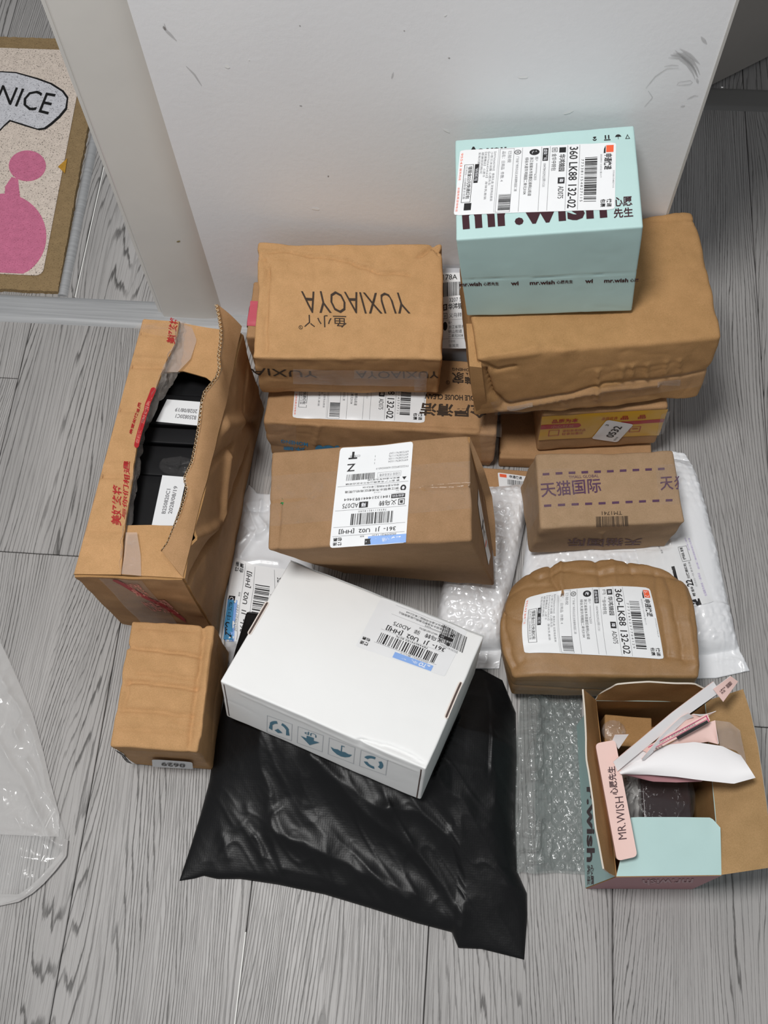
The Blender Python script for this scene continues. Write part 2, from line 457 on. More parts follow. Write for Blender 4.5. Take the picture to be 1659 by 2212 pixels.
def tess(V, F, step):
    """cut flat print finely enough to follow a bent surface"""
    import bmesh
    bm = bmesh.new(); vs = [bm.verts.new((x, y, 0)) for x, y in V]
    for f in F:
        try: bm.faces.new([vs[i] for i in f])
        except ValueError: pass
    mn, mx = V.min(0), V.max(0)
    for ax in (0, 1):
        x = mn[ax]+step[ax]
        while x < mx[ax]-1e-9:
            co = [0, 0, 0]; no = [0, 0, 0]; co[ax] = x; no[ax] = 1
            bmesh.ops.bisect_plane(bm, geom=bm.verts[:]+bm.edges[:]+bm.faces[:], plane_co=co, plane_no=no, dist=1e-7); x += step[ax]
    bm.verts.index_update(); V2 = np.array([v.co[:2] for v in bm.verts]); F2 = [tuple(v.index for v in f.verts) for f in bm.faces]; bm.free()
    return V2, F2
def bil(Q, s, t): s = s[:, None]; t = t[:, None]; return (Q[0]*(1-s)+Q[1]*s)*(1-t)+(Q[3]*(1-s)+Q[2]*s)*t
def print_on(name, parent, S, quad, WH, items, mats, off=.0004, cut=None, uvq=None, seedc=None):
    """quad: where its top-left, top-right, bottom-right, bottom-left corners show; items in mm, y down"""
    Q = np.array([solve(S, p) for p in quad]) if uvq is None else np.array(uvq, float)
    A, F, mi, n = [], [], [], 0
    for it in items:
        for V, f, m in (it if isinstance(it, list) else [it]):
            if cut:
                if max(np.ptp(V[:, 0]), np.ptp(V[:, 1])) > cut: V, f = tess(V, f, (cut, cut))
            A.append(V); F += [tuple(i+n for i in q) for q in f]; mi += [m]*len(f); n += len(V)
    A = np.concatenate(A); uv = bil(Q, A[:, 0]/WH[0], A[:, 1]/WH[1])
    o = obj(name, S(uv, off), F, mats, parent, False, mi)
    return o
def patch(name, parent, S, quad, mat, off=.0002, n=24, m=24, round_=.04, uvq=None, wr=0, seed=3, jag=0):
    """a thin sheet (label, tape) lying on a surface"""
    Q = np.array([solve(S, p) for p in quad]) if uvq is None else np.array(uvq, float)
    s, t = np.meshgrid(np.linspace(0, 1, n), np.linspace(0, 1, m), indexing='ij'); s = s.ravel().copy(); t = t.ravel().copy()
    if round_:   # soft corners
        a = np.linalg.norm(Q[1]-Q[0]); b = np.linalg.norm(Q[3]-Q[0]); x = s*a; y = t*b; r = round_*min(a, b)
        ix = np.clip(x, r, a-r); iy = np.clip(y, r, b-r); dx, dy = x-ix, y-iy; l = np.hypot(dx, dy); k = np.where(l > r, r/np.maximum(l, 1e-9), 1)
        s = (ix+dx*k)/a; t = (iy+dy*k)/b
    if jag: s = s+jag*vn(np.stack([s*0, t*9, t*0], 1), 3, seed)*np.where(s > .99, 1, np.where(s < .01, 1, 0))
    uv = bil(Q, s, t); V = S(uv, off)
    if wr: V = V+np.array([0, 0, 1.])*np.maximum(0, wr*vn(V, 70, seed))[:, None]
    up = V-(V-CPOS)/np.linalg.norm(V-CPOS, axis=1)[:, None]*0
    return obj(name, V, grid_faces(n, m), mat, parent, True)
def label_on(parent, S, quad, WH, items, mats, off=.0005, cut=6, paper=None, uvq=None, name='shipping_label', round_=.04, ptext='label_print'):
    p = patch(name, parent, S, quad, paper or LABEL, off, 30, 30, round_, uvq)
    print_on(ptext, p, S, quad, WH, items, mats, off+.00025, cut, uvq)
    return p
LM = [INK, REDO, BLUEL, WINK, INKG, REDL]
def sto(num, code='360 LK88 132-02', sub='AD075', seed=1, W_=76, H_=130, full=True):
    """courier label, upright: red mark on top, barcode, sorting code, address, stub"""
    it = [Rc(3, 2, 11, 8, 1), T('STO', 4, 3, 10, 7, 3, .02, it=.2), Poly([(3, 8.5), (12, 8.5), (12, 10), (7, 9.8)], 0), T('申通快递', 13, 3, 31, 9.5, 0, .02),
          T('快递', 64, 2.5, 73, 6.5, 0, .02), T('包裹', 64, 7.5, 73, 11.5, 0, .02), T(num, 32, 1, 52, 2.2, 4), T('2025/09/21 12:47:03 第1/1个', 13, 11, 40, 12.6, 4),
          Bars(16, 15, 68, 25, seed), T(' '.join(num), 18, 26, 66, 28, 0), Rc(1, 29.5, 75, 29.8, 4),
          T(code, 3, 31, 73, 38, 0, .01), Rc(1, 39.5, 75, 39.8, 4), Rc(3, 41, 9, 46.5), T('集', 4, 42, 8, 45.5, 3), T('华鸿锦园', 11, 41.3, 31, 46.3, 0, .015),
          Rc(38, 41, 45, 46.5), T('驿', 39.5, 42, 43.5, 45.5, 3, .02), T(sub, 48, 41.5, 62, 46, 0), Fr(3, 48, 8, 52.5), T('转', 4, 49, 7, 51.6), T('金华中转包', 10, 48.4, 30, 52.4),
          Rc(1, 54, 75, 54.3, 4), Rc(3, 55.5, 18, 60), T('虚拟号码', 4, 56.3, 17, 59.3, 3), T('18478432922转1131', 21, 56.5, 48, 59.2, 4), Rc(1, 61, 75, 61.3, 4),
          Disc(7, 67, 3.6, 4.2), T('收', 5, 65, 9, 69, 3, .02), T('陈*  ********6203', 13, 63.5, 40, 66.3, 4), T('浙江省丽水市莲都区南明山街道', 13, 67.4, 58, 70.4, 0), T('绿谷大道华鸿锦园二单元3104', 13, 71.4, 56, 74.4, 0),
          Rc(1, 77, 75, 77.3, 4), Ring(6, 81, 2.2, 2.8), T('寄', 4.7, 79.6, 7.3, 82.4), T('广东省广州市白云区太和镇物流园二期', 11, 79.5, 52, 81.9, 4),
          Bars(55, 84, 73, 94, seed+7), Fr(1, 84, 75, 96, .3, 4), T('已验视', 4, 86, 18, 89, 4), T('品名：日用品  件数: 4', 4, 91, 40, 94, 4),
          Rc(1, 97, 75, 97.2, 4)]
    for k in range(6): it.append(T(['【6977656427993】 香氛礼盒 浴室用品套装', '小苍兰沐浴露 心愿先生', '【6977656424563】 身体乳套装', '【优惠赠品】 心愿卡', '感谢您的购买', '如有问题请联系客服'][k], 4, 99+k*2.6, [62, 44, 60, 34, 30, 38][k], 101+k*2.6, 4))
    it += [Fr(18, 117, 62, 125, .4), T('领现金22元快递红包', 20, 118, 58, 121.5, 0, .01), T('打开扫一扫领取更多优惠', 20, 122, 58, 124, 4), Rc(18, 112.5, 40, 116), T('扫码领红包', 20, 113, 38, 115.4, 3),
           T('95543', 4, 127, 20, 128.8, 1), T('服务热线', 22, 127, 36, 128.8, 1), T('全国免费咨询电话', 44, 127, 72, 128.8, 1)]
    if H_ != 130: it = scale(it, 1, H_/130.)
    return it
def scale(items, a, b, dx=0, dy=0):
    out = []
    for it in items:
        if isinstance(it, list): out.append(scale(it, a, b, dx, dy))
        else: out.append((it[0]*np.array([a, b])+np.array([dx, dy]), it[1], it[2]))
    return out
def zto(num, seed=3, more=True):
    it = [Rc(0, .5, 38, 10, 2), T('ZTO', 4, 2, 15, 8, 3, .03, it=.25), T('中通快递', 17, 3, 31, 7.4, 3), Rc(34.5, 1, 41, 7.5), Ring(37.8, 4.2, 1.5, 2.1, 3), T('标快', 42, 9.6, 46, 11.5), T('2025/09/21 12:31', 10, 9.5, 34, 11.6, 0),
          T('快递', 64, 2, 73, 6, 0, .02), T('包裹', 64, 7, 73, 11, 0, .02), Rc(2, 12.3, 74, 12.6, 4), T('361-  J1  U02  [HHJ]', 11, 14.5, 68, 20, 0, .012), Rc(2, 22, 74, 22.3, 4),
          Bars(15, 23.5, 58, 36, seed), T(' '.join(num), 22, 37, 50, 39, 0), Rc(2, 40.2, 74, 40.5, 4),
          Fr(4, 42, 10.5, 48.5, .7), T('集', 5.4, 43.4, 9.2, 47.2, 0, .02), T('义乌转', 12, 42.2, 30, 48, 0, .01), Rc(41, 42, 50, 48.5), T('驿', 43, 43, 48, 47.6, 3, .02), T('AD075', 50.8, 42.6, 67, 47.8),
          Rc(4, 49.8, 18, 54.3), T('虚拟号码', 5, 50.7, 17, 53.5, 3), T('18413214441转3464', 19.5, 50.2, 66, 53.8, 0), Rc(2, 55.2, 74, 55.4, 4),
          Disc(6.5, 60.5, 2.9, 3.4), Disc(6.5, 60.5, 1.3, 1.6, 3), T('陈*  ********0203', 11, 56.2, 36, 58.4), T('浙江省丽水市莲都区南明山街道', 11, 59.4, 66, 62, 0), T('绿谷大道华鸿锦园二单元3104', 11, 63.2, 48, 65.6, 0),
          Rc(2, 67.2, 74, 67.5, 4)]
    if more:
        it += [Poly([(4, 73), (8.5, 73), (6.2, 69.5)]), T('寄 金** 广东省佛山市三水区白坭镇', 11, 68.5, 66, 70.5), T('聚龙大道88号仓库3栋', 11, 71.5, 44, 73.4), Fr(10, 74.5, 34, 80, .2, 4), T('已验视 已实名收寄', 11, 75.5, 32, 78.5, 4), Bars(37, 73.5, 66, 80.5, seed+4),
               T('Z', 58, 84, 66.5, 92.5, 0, .01), T('T', 57, 98, 66, 106.5, 0, .035), T('FX222289222160000360-9', 3, 83.5, 36, 85.6, 4)]
        for k in range(4): it.append(T('697338761%d' % (1034+k*71), 4, 90.5+k*3.1, 24, 92.6+k*3.1, 4))
        it += [T('已签收', 54, 100, 65, 102.5, 4), Rc(38, 90, 38.4, 92, 4), Rc(38, 94, 38.4, 96, 4), Rc(38, 98, 38.4, 100, 4)]
    return it

def under(XY, z, boxes, gap=.0015):
    """a soft bag gives way under the cartons that lie on it"""
    for b in boxes:
        R_ = b.R; n = R_[:, 2]; p = np.array(b.q[:3]); d = XY-p[:2]; zz = p[2]-(d[:, 0]*n[0]+d[:, 1]*n[1])/n[2]
        L = np.c_[d, zz-p[2]]@R_; ins = (np.abs(L[:, 0]) < b.d[0]/2+.004) & (np.abs(L[:, 1]) < b.d[1]/2+.004)
        z = np.where(ins, np.minimum(z, np.maximum(zz-gap-b.bulge, .0012)), z)
    return z

# ================================================================ the room
def plank_mesh(w, l, z0=-.006):
    g = .0005; c = .0008
    V = [(g, g, z0), (w-g, g, z0), (w-g, l-g, z0), (g, l-g, z0), (g, g, -c), (w-g, g, -c), (w-g, l-g, -c), (g, l-g, -c),
         (g+c, g+c, 0), (w-g-c, g+c, 0), (w-g-c, l-g-c, 0), (g+c, l-g-c, 0)]
    F = [(0, 1, 5, 4), (1, 2, 6, 5), (2, 3, 7, 6), (3, 0, 4, 7), (4, 5, 9, 8), (5, 6, 10, 9), (6, 7, 11, 10), (7, 4, 8, 11), (8, 9, 10, 11)]
    return V, F
V_, F_ = boxmesh(-1.6, -1.0, -.03, 1.7, 2.6, -.0055)
floor = obj('floor', V_, F_, flat('floor_underlay', (.05, .047, .045), .9), None, False); tag(floor, kind='structure')
floor['label'] = 'grey oak plank floor under the parcels'
FB = wloc(floor); PW = .2137; X0 = -.4215; PML = {}
def plank(x, y0, y1, k=0, w=PW):
    key = (round(w, 4), round(y1-y0, 3))
    if key not in PML:
        V, F = plank_mesh(w, y1-y0); me = bpy.data.meshes.new('plank'); me.from_pydata(V, [], F); me.materials.append(FLOOR); PML[key] = me
    o = bpy.data.objects.new('plank', PML[key]); COL.objects.link(o); o.parent = floor; o.location = (x-FB[0], y0-FB[1], -FB[2])
ends = {-5: [-.9, .1, 1.3], -4: [-.5, .6], -3: [-.2, .95], -2: [.735], -1: [.468], 0: [-.35], 1: [-.72, .52], 2: [-.15], 3: [.30, .96][:1], 4: [.294], 5: [.6], 6: [.1], 7: [.7]}
for i in range(-5, 8):
    x = X0+i*PW; lim = .86 if x < .2 else 1.30
    cuts = [-1.0]+[e for e in ends.get(i, []) if e < lim-.05]+[lim]
    for a, b in zip(cuts[:-1], cuts[1:]): plank(x, a, b)
for k, x in enumerate([-1.434, -1.2203, -1.0066, -.7929, -.5792, -.3655]): plank(x, .86, [1.9, 2.5, 1.7, 2.3, 1.86, 2.4][k])
for k in range(6): plank(.0058+k*PW, 1.30, 2.5)

def strip(name, x0, x1, y0, y1, h, mat, label=None):
    n = 11; t = np.linspace(0, 1, n); yy = y0+(y1-y0)*t; zz = h*np.clip(1.25*(1-np.abs(2*t-1)**6), 0, 1)-.0002
    V = [(x, y, z) for x in (x0, x1) for y, z in zip(yy, zz)]
    F = [(i, i+1, n+i+1, n+i) for i in range(n-1)]+[tuple(range(n)), tuple(range(2*n-1, n-1, -1))]
    o = obj(name, V, F, mat, None, True, None, 50); tag(o, label, kind='structure'); return o
strip('trim_1', -1.6, .30, .829, .877, .005, METAL, 'brushed metal threshold strip across the left doorway')
strip('trim_2', .20, 1.6, 1.284, 1.330, .004, METALD, 'dull dark metal threshold strip behind the wall corner')
# edging rail in the left hall, beside the mat
n = 9; yy = [.878, 2.2]; prof = [(-.604, .0), (-.603, .0035), (-.599, .006), (-.595, .006), (-.591, .0035), (-.589, .0)]
V = [(x+(y-.878)*-.022, y, z) for y in yy for x, z in prof]; n = len(prof)
o = obj('trim_3', V, [(i, i+1, n+i+1, n+i) for i in range(n-1)]+[tuple(range(n)), tuple(range(2*n-1, n-1, -1))], METAL, None, True, None, 50); tag(o, kind='structure')
WY = .858
JOINT = flat('pale_filler_and_highlight', (.80, .79, .76), .7)
for k, (x, y0_, y1_) in enumerate(((-.5775, .878, 1.14), (-.2085, -.16, .015))):  # first strip is joint filler, second paints a highlight on a room joint
    V_, F_ = boxmesh(x-.0008, y0_, -.002, x+.0008, y1_, .0003); obj('filler_and_highlight', V_, F_, JOINT, floor, False)
V_, F_ = boxmesh(-.40, WY, .0, .2435, WY+.12, 2.5); wall = obj('wall_back', V_, F_, WALL, None, False); tag(wall, 'white painted wall with scuffs and small chips', kind='structure')
prof = [(-.4565, .90), (-.4565, .8570), (-.4515, .8550), (-.4500, .8575), (-.4485, .8505), (-.446, .8485), (-.372, .8485), (-.364, .8494), (-.357, .8516), (-.352, .8548), (-.3475, .859), (-.3475, .90)]
V, F = prism(prof, .0048, 2.5); V = [(x+.0105+.016*z if x < -.44 else x, y, z) for x, y, z in V]; o = obj('door_1', V, F, CASING, None, True, None, 28); tag(o, 'cream door casing standing left of the white wall', kind='structure')
V_, F_ = boxmesh(.2425, WY-.0012, .0, .2452, WY+.12, 2.5); tag(obj('trim_4', V_, F_, flat('corner_bead', (.55, .53, .50), .6), None, False), kind='structure')
a = P(1530, 187, .008); b = P(1659, 122, .008); u = (b-a)[:2]/np.linalg.norm((b-a)[:2]); nn = np.array([-u[1], u[0]])
p0 = a[:2]-u*.05; p1 = a[:2]+u*.75
V, F = prism([p0, p1, p1+nn*.04, p0+nn*.04], .008, 2.1); o = obj('door_2', V, F, DOORG, None, False); tag(o, 'plain grey-beige door leaf standing open at upper right', kind='structure')

def SW(uv, off=0.):
    uv = np.asarray(uv, float); return np.stack([uv[:, 0]-.35, np.full(len(uv), WY-off), uv[:, 1]], 1)
SW.span = (.6, 1.2)
def wall_marks(name, shapes, mat, off):
    V, F = [], []
    for poly in shapes:
        uv = np.array([solve(SW, p, [.3, .5]) for p in poly]); F.append(tuple(range(len(V), len(V)+len(uv)))); V += list(SW(uv, off))
    o = obj(name, V, F, mat, wall, False); o['kind'] = 'stuff'
def blob(x, y, rx, ry, ang=0, seed=0, n=9):
    r = random.Random(seed); out = []
    for i in range(n):
        a = 2*math.pi*i/n; k = r.uniform(.6, 1.15); dx, dy = rx*k*math.cos(a), ry*k*math.sin(a); c, s = math.cos(ang), math.sin(ang); out.append((x+dx*c-dy*s, y+dx*s+dy*c))
    return out
wall_marks('paint_chip', [blob(491, 143, 7, 4.5, 0, 1), blob(681, 451, 8, 3, .1, 2), blob(965, 282, 10, 2.8, .5, 3), blob(1228, 243, 15, 2.4, -.35, 4), blob(1130, 166, 11, 2.8, 0, 5), blob(962, 33, 4, 1.8, -.7, 6), blob(538, 129, 2, 2, 0, 7), blob(1560, 188, 3, 1.5, 0, 9)], CHIP, .0004)
wall_marks('wall_nick', [blob(388, 508, 6, 1.4, -.2, 11), blob(873, 66, 2, 1, 0, 12), blob(709, 380, 2.2, 1.6, 0, 13), blob(648, 55, 2, 1, 0, 14), blob(970, 125, 2.5, 1.2, 0, 15), blob(355, 60, 3, 6, -.5, 16), blob(650, 228, 3, 1, 0, 17)], flat('dark_nick', (.36, .34, .33), .8), .0004)
def stroke(pts, w0, w1=.6):
    pts = resample(pts, 12); L, R_ = [], []
    for i, p in enumerate(pts):
        d = pts[min(i+1, 11)]-pts[max(i-1, 0)]; d = d/(np.linalg.norm(d)+1e-9); w = w1+(w0-w1)*math.sin(math.pi*i/11)
        L.append((p[0]-d[1]*w, p[1]+d[0]*w)); R_.append((p[0]+d[1]*w, p[1]-d[0]*w))
    return L+R_[::-1]
sc = []
for dx, dy, w in ((0, 0, 5), (6, -4, 3), (-4, 6, 3), (2, 2, 2)):
    sc.append(stroke([(1448+dx, 118+dy), (1470+dx, 119+dy), (1488+dx, 132+dy), (1500+dx, 150+dy), (1506+dx, 165+dy)], w))
sc += [stroke([(1468, 104), (1490, 118), (1512, 138)], 4), stroke([(1458, 108), (1478, 124), (1500, 146)], 3), stroke([(1514, 78), (1520, 86), (1527, 95)], 4), stroke([(1395, 190), (1415, 165), (1440, 148), (1466, 146)], 1.2), stroke([(1435, 143), (1452, 140), (1466, 141)], 1.2), stroke([(1505, 168), (1508, 180)], 3),
       stroke([(1462, 184), (1466, 177), (1492, 173), (1496, 177), (1490, 182), (1464, 184)], 1), stroke([(1484, 214), (1500, 206), (1508, 207)], 1.6), stroke([(1470, 230), (1480, 228)], 2), stroke([(355, 50), (358, 64), (382, 88)], 3), stroke([(402, 142), (420, 160), (436, 185)], 2), stroke([(1400, 195), (1410, 210), (1392, 230)], 1), stroke([(850, 155), (846, 170)], 2)]
wall_marks('scuff_mark', sc, SCUFF, .0006)
wall_marks('casing_chip', [blob(388, 508, 5, 1.5, -.3, 21)], flat('ochre_stain', (.30, .24, .10), .8), .0101)

# ---------------------------------------------------------------- door mat
def mat_surface(z): 
    def S(uv, off=0.):
        uv = np.asarray(uv, float); a = .0385; x = uv[:, 0]; y = uv[:, 1]
        return np.stack([-.603-(.80-x)*math.cos(a)-(y)*math.sin(a)*1., .8815+y*math.cos(a)-(.80-x)*math.sin(a)*-.0, np.full(len(uv), z+off)], 1)
    S.span = (.8, .5); return S
SM = mat_surface(.0075); SM0 = mat_surface(0.0)
mt = thing('doormat', (-.9, 1.13, 0), 'cream coir doormat with brown border, speech bubble reading NICE and pink print', 'doormat')
rng = random.Random(4)
per = []
for (ax, ay), (bx, by) in (((0, 0), (.8, 0)), ((.8, 0), (.8, .5)), ((.8, .5), (0, .5)), ((0, .5), (0, 0))):
    m = int(math.hypot(bx-ax, by-ay)/.004)
    for k in range(m): per.append((ax+(bx-ax)*k/m+rng.uniform(-.0008, .0008), ay+(by-ay)*k/m+rng.uniform(-.0008, .0008)))
V = np.concatenate([SM0(per), SM(per)]); n = len(per)
obj('border_pile', V, [tuple(range(n, 2*n))]+[(i, (i+1) % n, n+(i+1) % n, n+i) for i in range(n)], COIR, mt, False)
def rounded(x0, y0, x1, y1, r, n=7):
    out = []
    for cx_, cy_, a0 in ((x1-r, y0+r, -90), (x1-r, y1-r, 0), (x0+r, y1-r, 90), (x0+r, y0+r, 180)):
        for k in range(n+1): a = math.radians(a0+90*k/n); out.append((cx_+r*math.cos(a), cy_+r*math.sin(a)))
    return out
def mat_patch(name, poly, mat, z):
    n = len(poly); V = np.concatenate([SM(poly, z-.001), SM(poly, z)]); return obj(name, V, [tuple(range(n, 2*n))]+[(i, (i+1) % n, n+(i+1) % n, n+i) for i in range(n)], mat, mt, False)
mat_patch('printed_field', rounded(.027, .026, .773, .474, .012), MATB, .0016)
def MP(pts): return [tuple(solve(SM, p, [.7, .3])) for p in pts]
def MC(cx_, cy_, rx, ry, n=40, clip=None):
    return MP([(cx_+rx*math.cos(2*math.pi*i/n), cy_+ry*math.sin(2*math.pi*i/n)) for i in range(n)])
bub = [(-60, 165), (-20, 160), (5, 159), (35, 161), (80, 174), (110, 185), (135, 201), (145, 215), (142, 235), (128, 252), (110, 268), (96, 278), (82, 280), (60, 273), (38, 266), (22, 261), (10, 272), (-2, 285), (0, 250), (-30, 245), (-80, 235), (-95, 200)]
outl = [(x+(3.5 if x > 20 else 0)*(1 if x > 60 else .3), y+(3.2 if y > 225 else -3.2)) for x, y in bub]
mat_patch('bubble_outline', MP(outl), MATK, .0022); mat_patch('speech_bubble', MP(bub), MATW, .0028)
print_on('mat_lettering', mt, SM, [(3, 186), (122, 206), (108, 252), (-8, 222)], (60, 20), [T('NICE', 0, 0, 60, 20, 0, -.002, it=.1)], [MATK], .0034)
c = MC(8, 512, 93, 92); c = [(x, max(y, .028)) for x, y in c]; mat_patch('pink_patch', c, MATP, .0022)
mat_patch('pink_patch', MC(60, 360, 40, 33), MATP, .0023); mat_patch('pink_patch', MP([(26, 384), (40, 388), (42, 410), (46, 440), (10, 440), (12, 405)]), MATP, .0021)
mat_patch('yellow_patch', MP([(126, 362), (146, 344), (141, 376)]), MATY, .0022)

# ================================================================ cartons
def carton(name, b, loc, label, mat, group=None, cat='box', body='carton_body'):
    t = thing(name, loc, label, cat, group); V, F = b.mesh(); obj(body, V, F, mat, t, True, None, None); return t

# box standing against the wall at left, under the carton with stencilled letters
bH = Box([-.158, .808, 0, .01, 0, 0, .262, .092, .103], r=.004, warp=.002, crump=.001, seed=31, edge=.002)
tH = carton('cardboard_box', bH, bH.base(), 'brown box mostly hidden at the wall foot, pink tape on its left end', K_MID)
patch('pink_tape', tH, bH.S('top'), None, flat('pink_tape', (.58, .10, .14), .3, .5), .0006, uvq=[(-.0, .058), (.04, .058), (.04, .018), (-.0, .018)], round_=0)
patch('pink_tape', tH, bH.S('left'), None, MATS['pink_tape'], .0010, uvq=[(.052, .10), (.018, .10), (.018, .07), (.052, .07)], round_=0)

# F: the long low box marked in Chinese
bF = Box([-.0983, .6885, 0, .0116, -.055, .0198, .3048, .112, .092], r=.004, warp=.0018, crump=.0009, seed=5, edge=.0025, bulge=.003,
         creases=[('top', [(600, 905), (1060, 925)], -.0012, .003), ('top', [(1040, 935), (1055, 890)], -.002, .003), ('front', [(680, 960), (690, 920)], .001, .003)])
tF = carton('cardboard_box', bF, bF.base(), 'long low brown box with big black Chinese lettering, under the stencilled carton', K_MID)
SF = bF.S('top'); label_on(tF, SF, [(925, 792), (917, 914), (632, 903), (642, 783)], (76, 130), sto('773381114579711', seed=12), LM)
print_on('box_lettering', tF, SF, [(1055, 905), (905, 898), (910, 870), (1052, 876)], (90, 20), [T('全屋清洁', 0, 0, 90, 20, 0, .03)], [INKBR], .0006, 5)
print_on('box_lettering', tF, SF, [(1050, 868), (918, 862), (920, 851), (1048, 856)], (90, 8), [T('WHOLE HOUSE CLEAN', 0, 0, 90, 8, 0, .03)], [INKBR], .0006, 5)
print_on('box_lettering', tF, SF, [(1030, 831), (976, 829), (976, 804), (1030, 806)], (32, 16), [T('檬家', 0, 0, 32, 16, 0, .02)], [INKBR], .0006, 5)
print_on('box_lettering', tF, SF, [(1022, 803), (977, 801), (977, 795), (1022, 797)], (26, 4), [T('MOHENG', 0, 0, 26, 4, 0, .02), ], [INKBR], .0006, 5)
print_on('registered_mark', tF, SF, [(963, 822), (972, 822), (972, 831), (963, 831)], (10, 10), [Ring(5, 5, 3.6, 4.6), T('R', 3.4, 2.8, 6.6, 7.2)], [INKBR], .0006)
SFf = bF.S('front')
print_on('blue_print', tF, SFf, [(676, 984), (735, 984), (735, 955), (676, 955)], (60, 30), [Disc(34, 12, 17, 12), Disc(14, 15, 9, 9), Disc(53, 16, 7, 8)], [BLUE], .0006, 8)
print_on('blue_print', tF, SFf, [(665, 964), (607, 956), (607, 949), (665, 956)], (60, 8), [T('MOHENG', 0, 0, 60, 8, 0, .02)], [BLUE], .0006)
print_on('blue_print', tF, SFf, [(660, 976), (612, 971), (612, 963), (660, 966)], (48, 12), [T('沐檬', 0, 0, 48, 12, 0, .03)], [BLUE], .0006)
patch('clear_tape', tF, SF, [(1040, 880), (1083, 880), (1083, 945), (1036, 942)], TAPE, .0006, round_=0); patch('clear_tape', tF, SFf, [(1036, 942), (1078, 945), (1071, 1013), (1040, 1008)], TAPE, .0006, round_=0)
patch('clear_tape', tF, SFf, [(577, 915), (640, 920), (640, 978), (590, 972)], TAPE, .0006, round_=0)

# K, L, M: small things under the big box
V_, F_ = None, None
bL = Box([.165, .725, 0, .03, 0, 0, .205, .172, .030], r=.003, warp=.001, crump=.0006, seed=14, creases=[('top', [(1080, 976), (1150, 983)], -.0012, .002)])
tL = carton('flat_cardboard_box', bL, bL.base(), 'flat brown box under the yellow-taped box, front edge in shade', K_MID)
bK = Box([.1849, .7318, .0345, .1141, -.0062, -.0318, .159, .15, .1035], r=.004, warp=.0015, crump=.0008, seed=7, edge=.001)
tK = carton('cardboard_box', bK, bK.base(), 'small box wrapped in yellow and red printed tape, with a 0532 sticker', K_MID)
SK = bK.S('front'); dx = .159
pk = patch('printed_tape', tK, SK, None, YEL, .0004, uvq=[(.0, .098), (.159, .098), (.159, .026), (.0, .032)], round_=0, n=40)
_tp = print_on('tape_print', pk, SK, None, (159, 70), [T('小心轻放', 14, 26, 44, 34, 0), T('品质为本', 14, 10, 48, 21, 1, .02), Fr(12, 40, 26, 56, 1, 1), T('请轻放易碎品', 30, 40, 60, 47, 1), T('轻拿勿重压', 30, 49, 58, 56, 1),
         T('品', 102, 11, 112, 21, 1, .02), T('品', 124, 11, 134, 21, 1, .02), Fr(100, 42, 114, 58, 1, 1), T('轻', 103, 45, 111, 55, 1), Fr(118, 42, 132, 58, 1, 1), Rc(121, 48, 129, 50, 1), T('品质优良', 78, 12, 98, 20, 1)],
         [flat('dim_white_ink', (.62, .30, .2), .5), REDT], .0008, 8, uvq=[(0, .098), (.159, .098), (.159, .028), (0, .028)])
for poly in ([(0, 24), (48, 24), (51, 25.5), (53, 30), (51, 34.5), (48, 36), (0, 36)], [(104, 26), (159, 26), (159, 35), (104, 35)]):
    print_on('red_band', pk, SK, None, (159, 70), [Poly(poly)], [REDT], .0006, 8, uvq=[(0, .098), (.159, .098), (.159, .028), (0, .028)])
_tp['kind'] = 'stuff'
ps = patch('number_sticker', tK, SK, [(1277, 946), (1311, 905), (1369, 915), (1333, 954)], LABEL, .0012, round_=.12)
print_on('sticker_number', ps, SK, [(1277, 946), (1311, 905), (1369, 915), (1333, 954)], (40, 34), [T('0532', 8, 14, 32, 24, 0, .02), T('3', 29, 3, 32, 7, 0), T('集快递', 3, 27, 11, 30, 4)], LM, .0015)
patch('crinkled_tape', tK, SK, [(1428, 893), (1448, 885), (1432, 935), (1418, 938)], CRINK, .0016, round_=0)
bM = Box([.105, .604, 0, -.02, 0, 0, .15, .05, .009], r=.002, warp=.0008, crump=.0003, seed=24)
tM = carton('kraft_mailer', bM, bM.base(), 'thin kraft parcel with a 360 label, wedged between the two front boxes', K_MID, cat='parcel')
label_on(tM, bM.S('top'), [(1075, 1021), (1150, 1031), (1147, 1085), (1081, 1078)], (60, 50), [Rc(3, 2, 15, 8, 1), T('STO', 4, 3, 14, 7, 3, .02), T('申通快递', 20, 2, 42, 8, 0, .02), Bars(16, 11, 46, 21, 4), T('360 LK88', 14, 24, 50, 31, 0, .02), Rc(12, 33, 20, 38), T('集', 13, 34, 19, 37.4, 3), T('华鸿锦园', 23, 33, 42, 38, 0), Rc(14, 39.5, 50, 42)], LM)

# I: grey parcel leaning between the piles
A0 = [(-.026, .764, .098), (.066, .770, .098)]; B0 = [(-.032, .853, .150), (.062, .856, .150)]
tI = thing('grey_mailer', (.02, .81, 0), 'silver-grey mailer with address label, sloping up the wall between two piles', 'parcel')
def bump_I(G):
    n, m = G.shape[:2]; s = np.linspace(0, 1, n)[:, None]; t = np.linspace(0, 1, m)[None]
    G = G.copy(); G[..., 2] += .012*np.sin(math.pi*t)*(np.sin(math.pi*s)**.5); return G
oI, SI = sheet('mailer_front', A0, B0, GREYBAG, tI, 40, 40, .003, bump_I, wr=.0012)
def wedge(s):
    pts = [(x, y, 0) for x, y in ((-.026, .762), (.066, .768), (.062, .8565), (-.032, .8535))]; top = [(-.026, .764, .097), (.066, .770, .097), (.062, .856, .149), (-.032, .853, .149)]
    V = pts+top; F = [(0, 3, 2, 1), (4, 5, 6, 7)]+[(i, (i+1) % 4, 4+(i+1) % 4, 4+i) for i in range(4)]; return V, F
V_, F_ = wedge(0); obj('mailer_body', V_, F_, GREYBAG, tI, False)
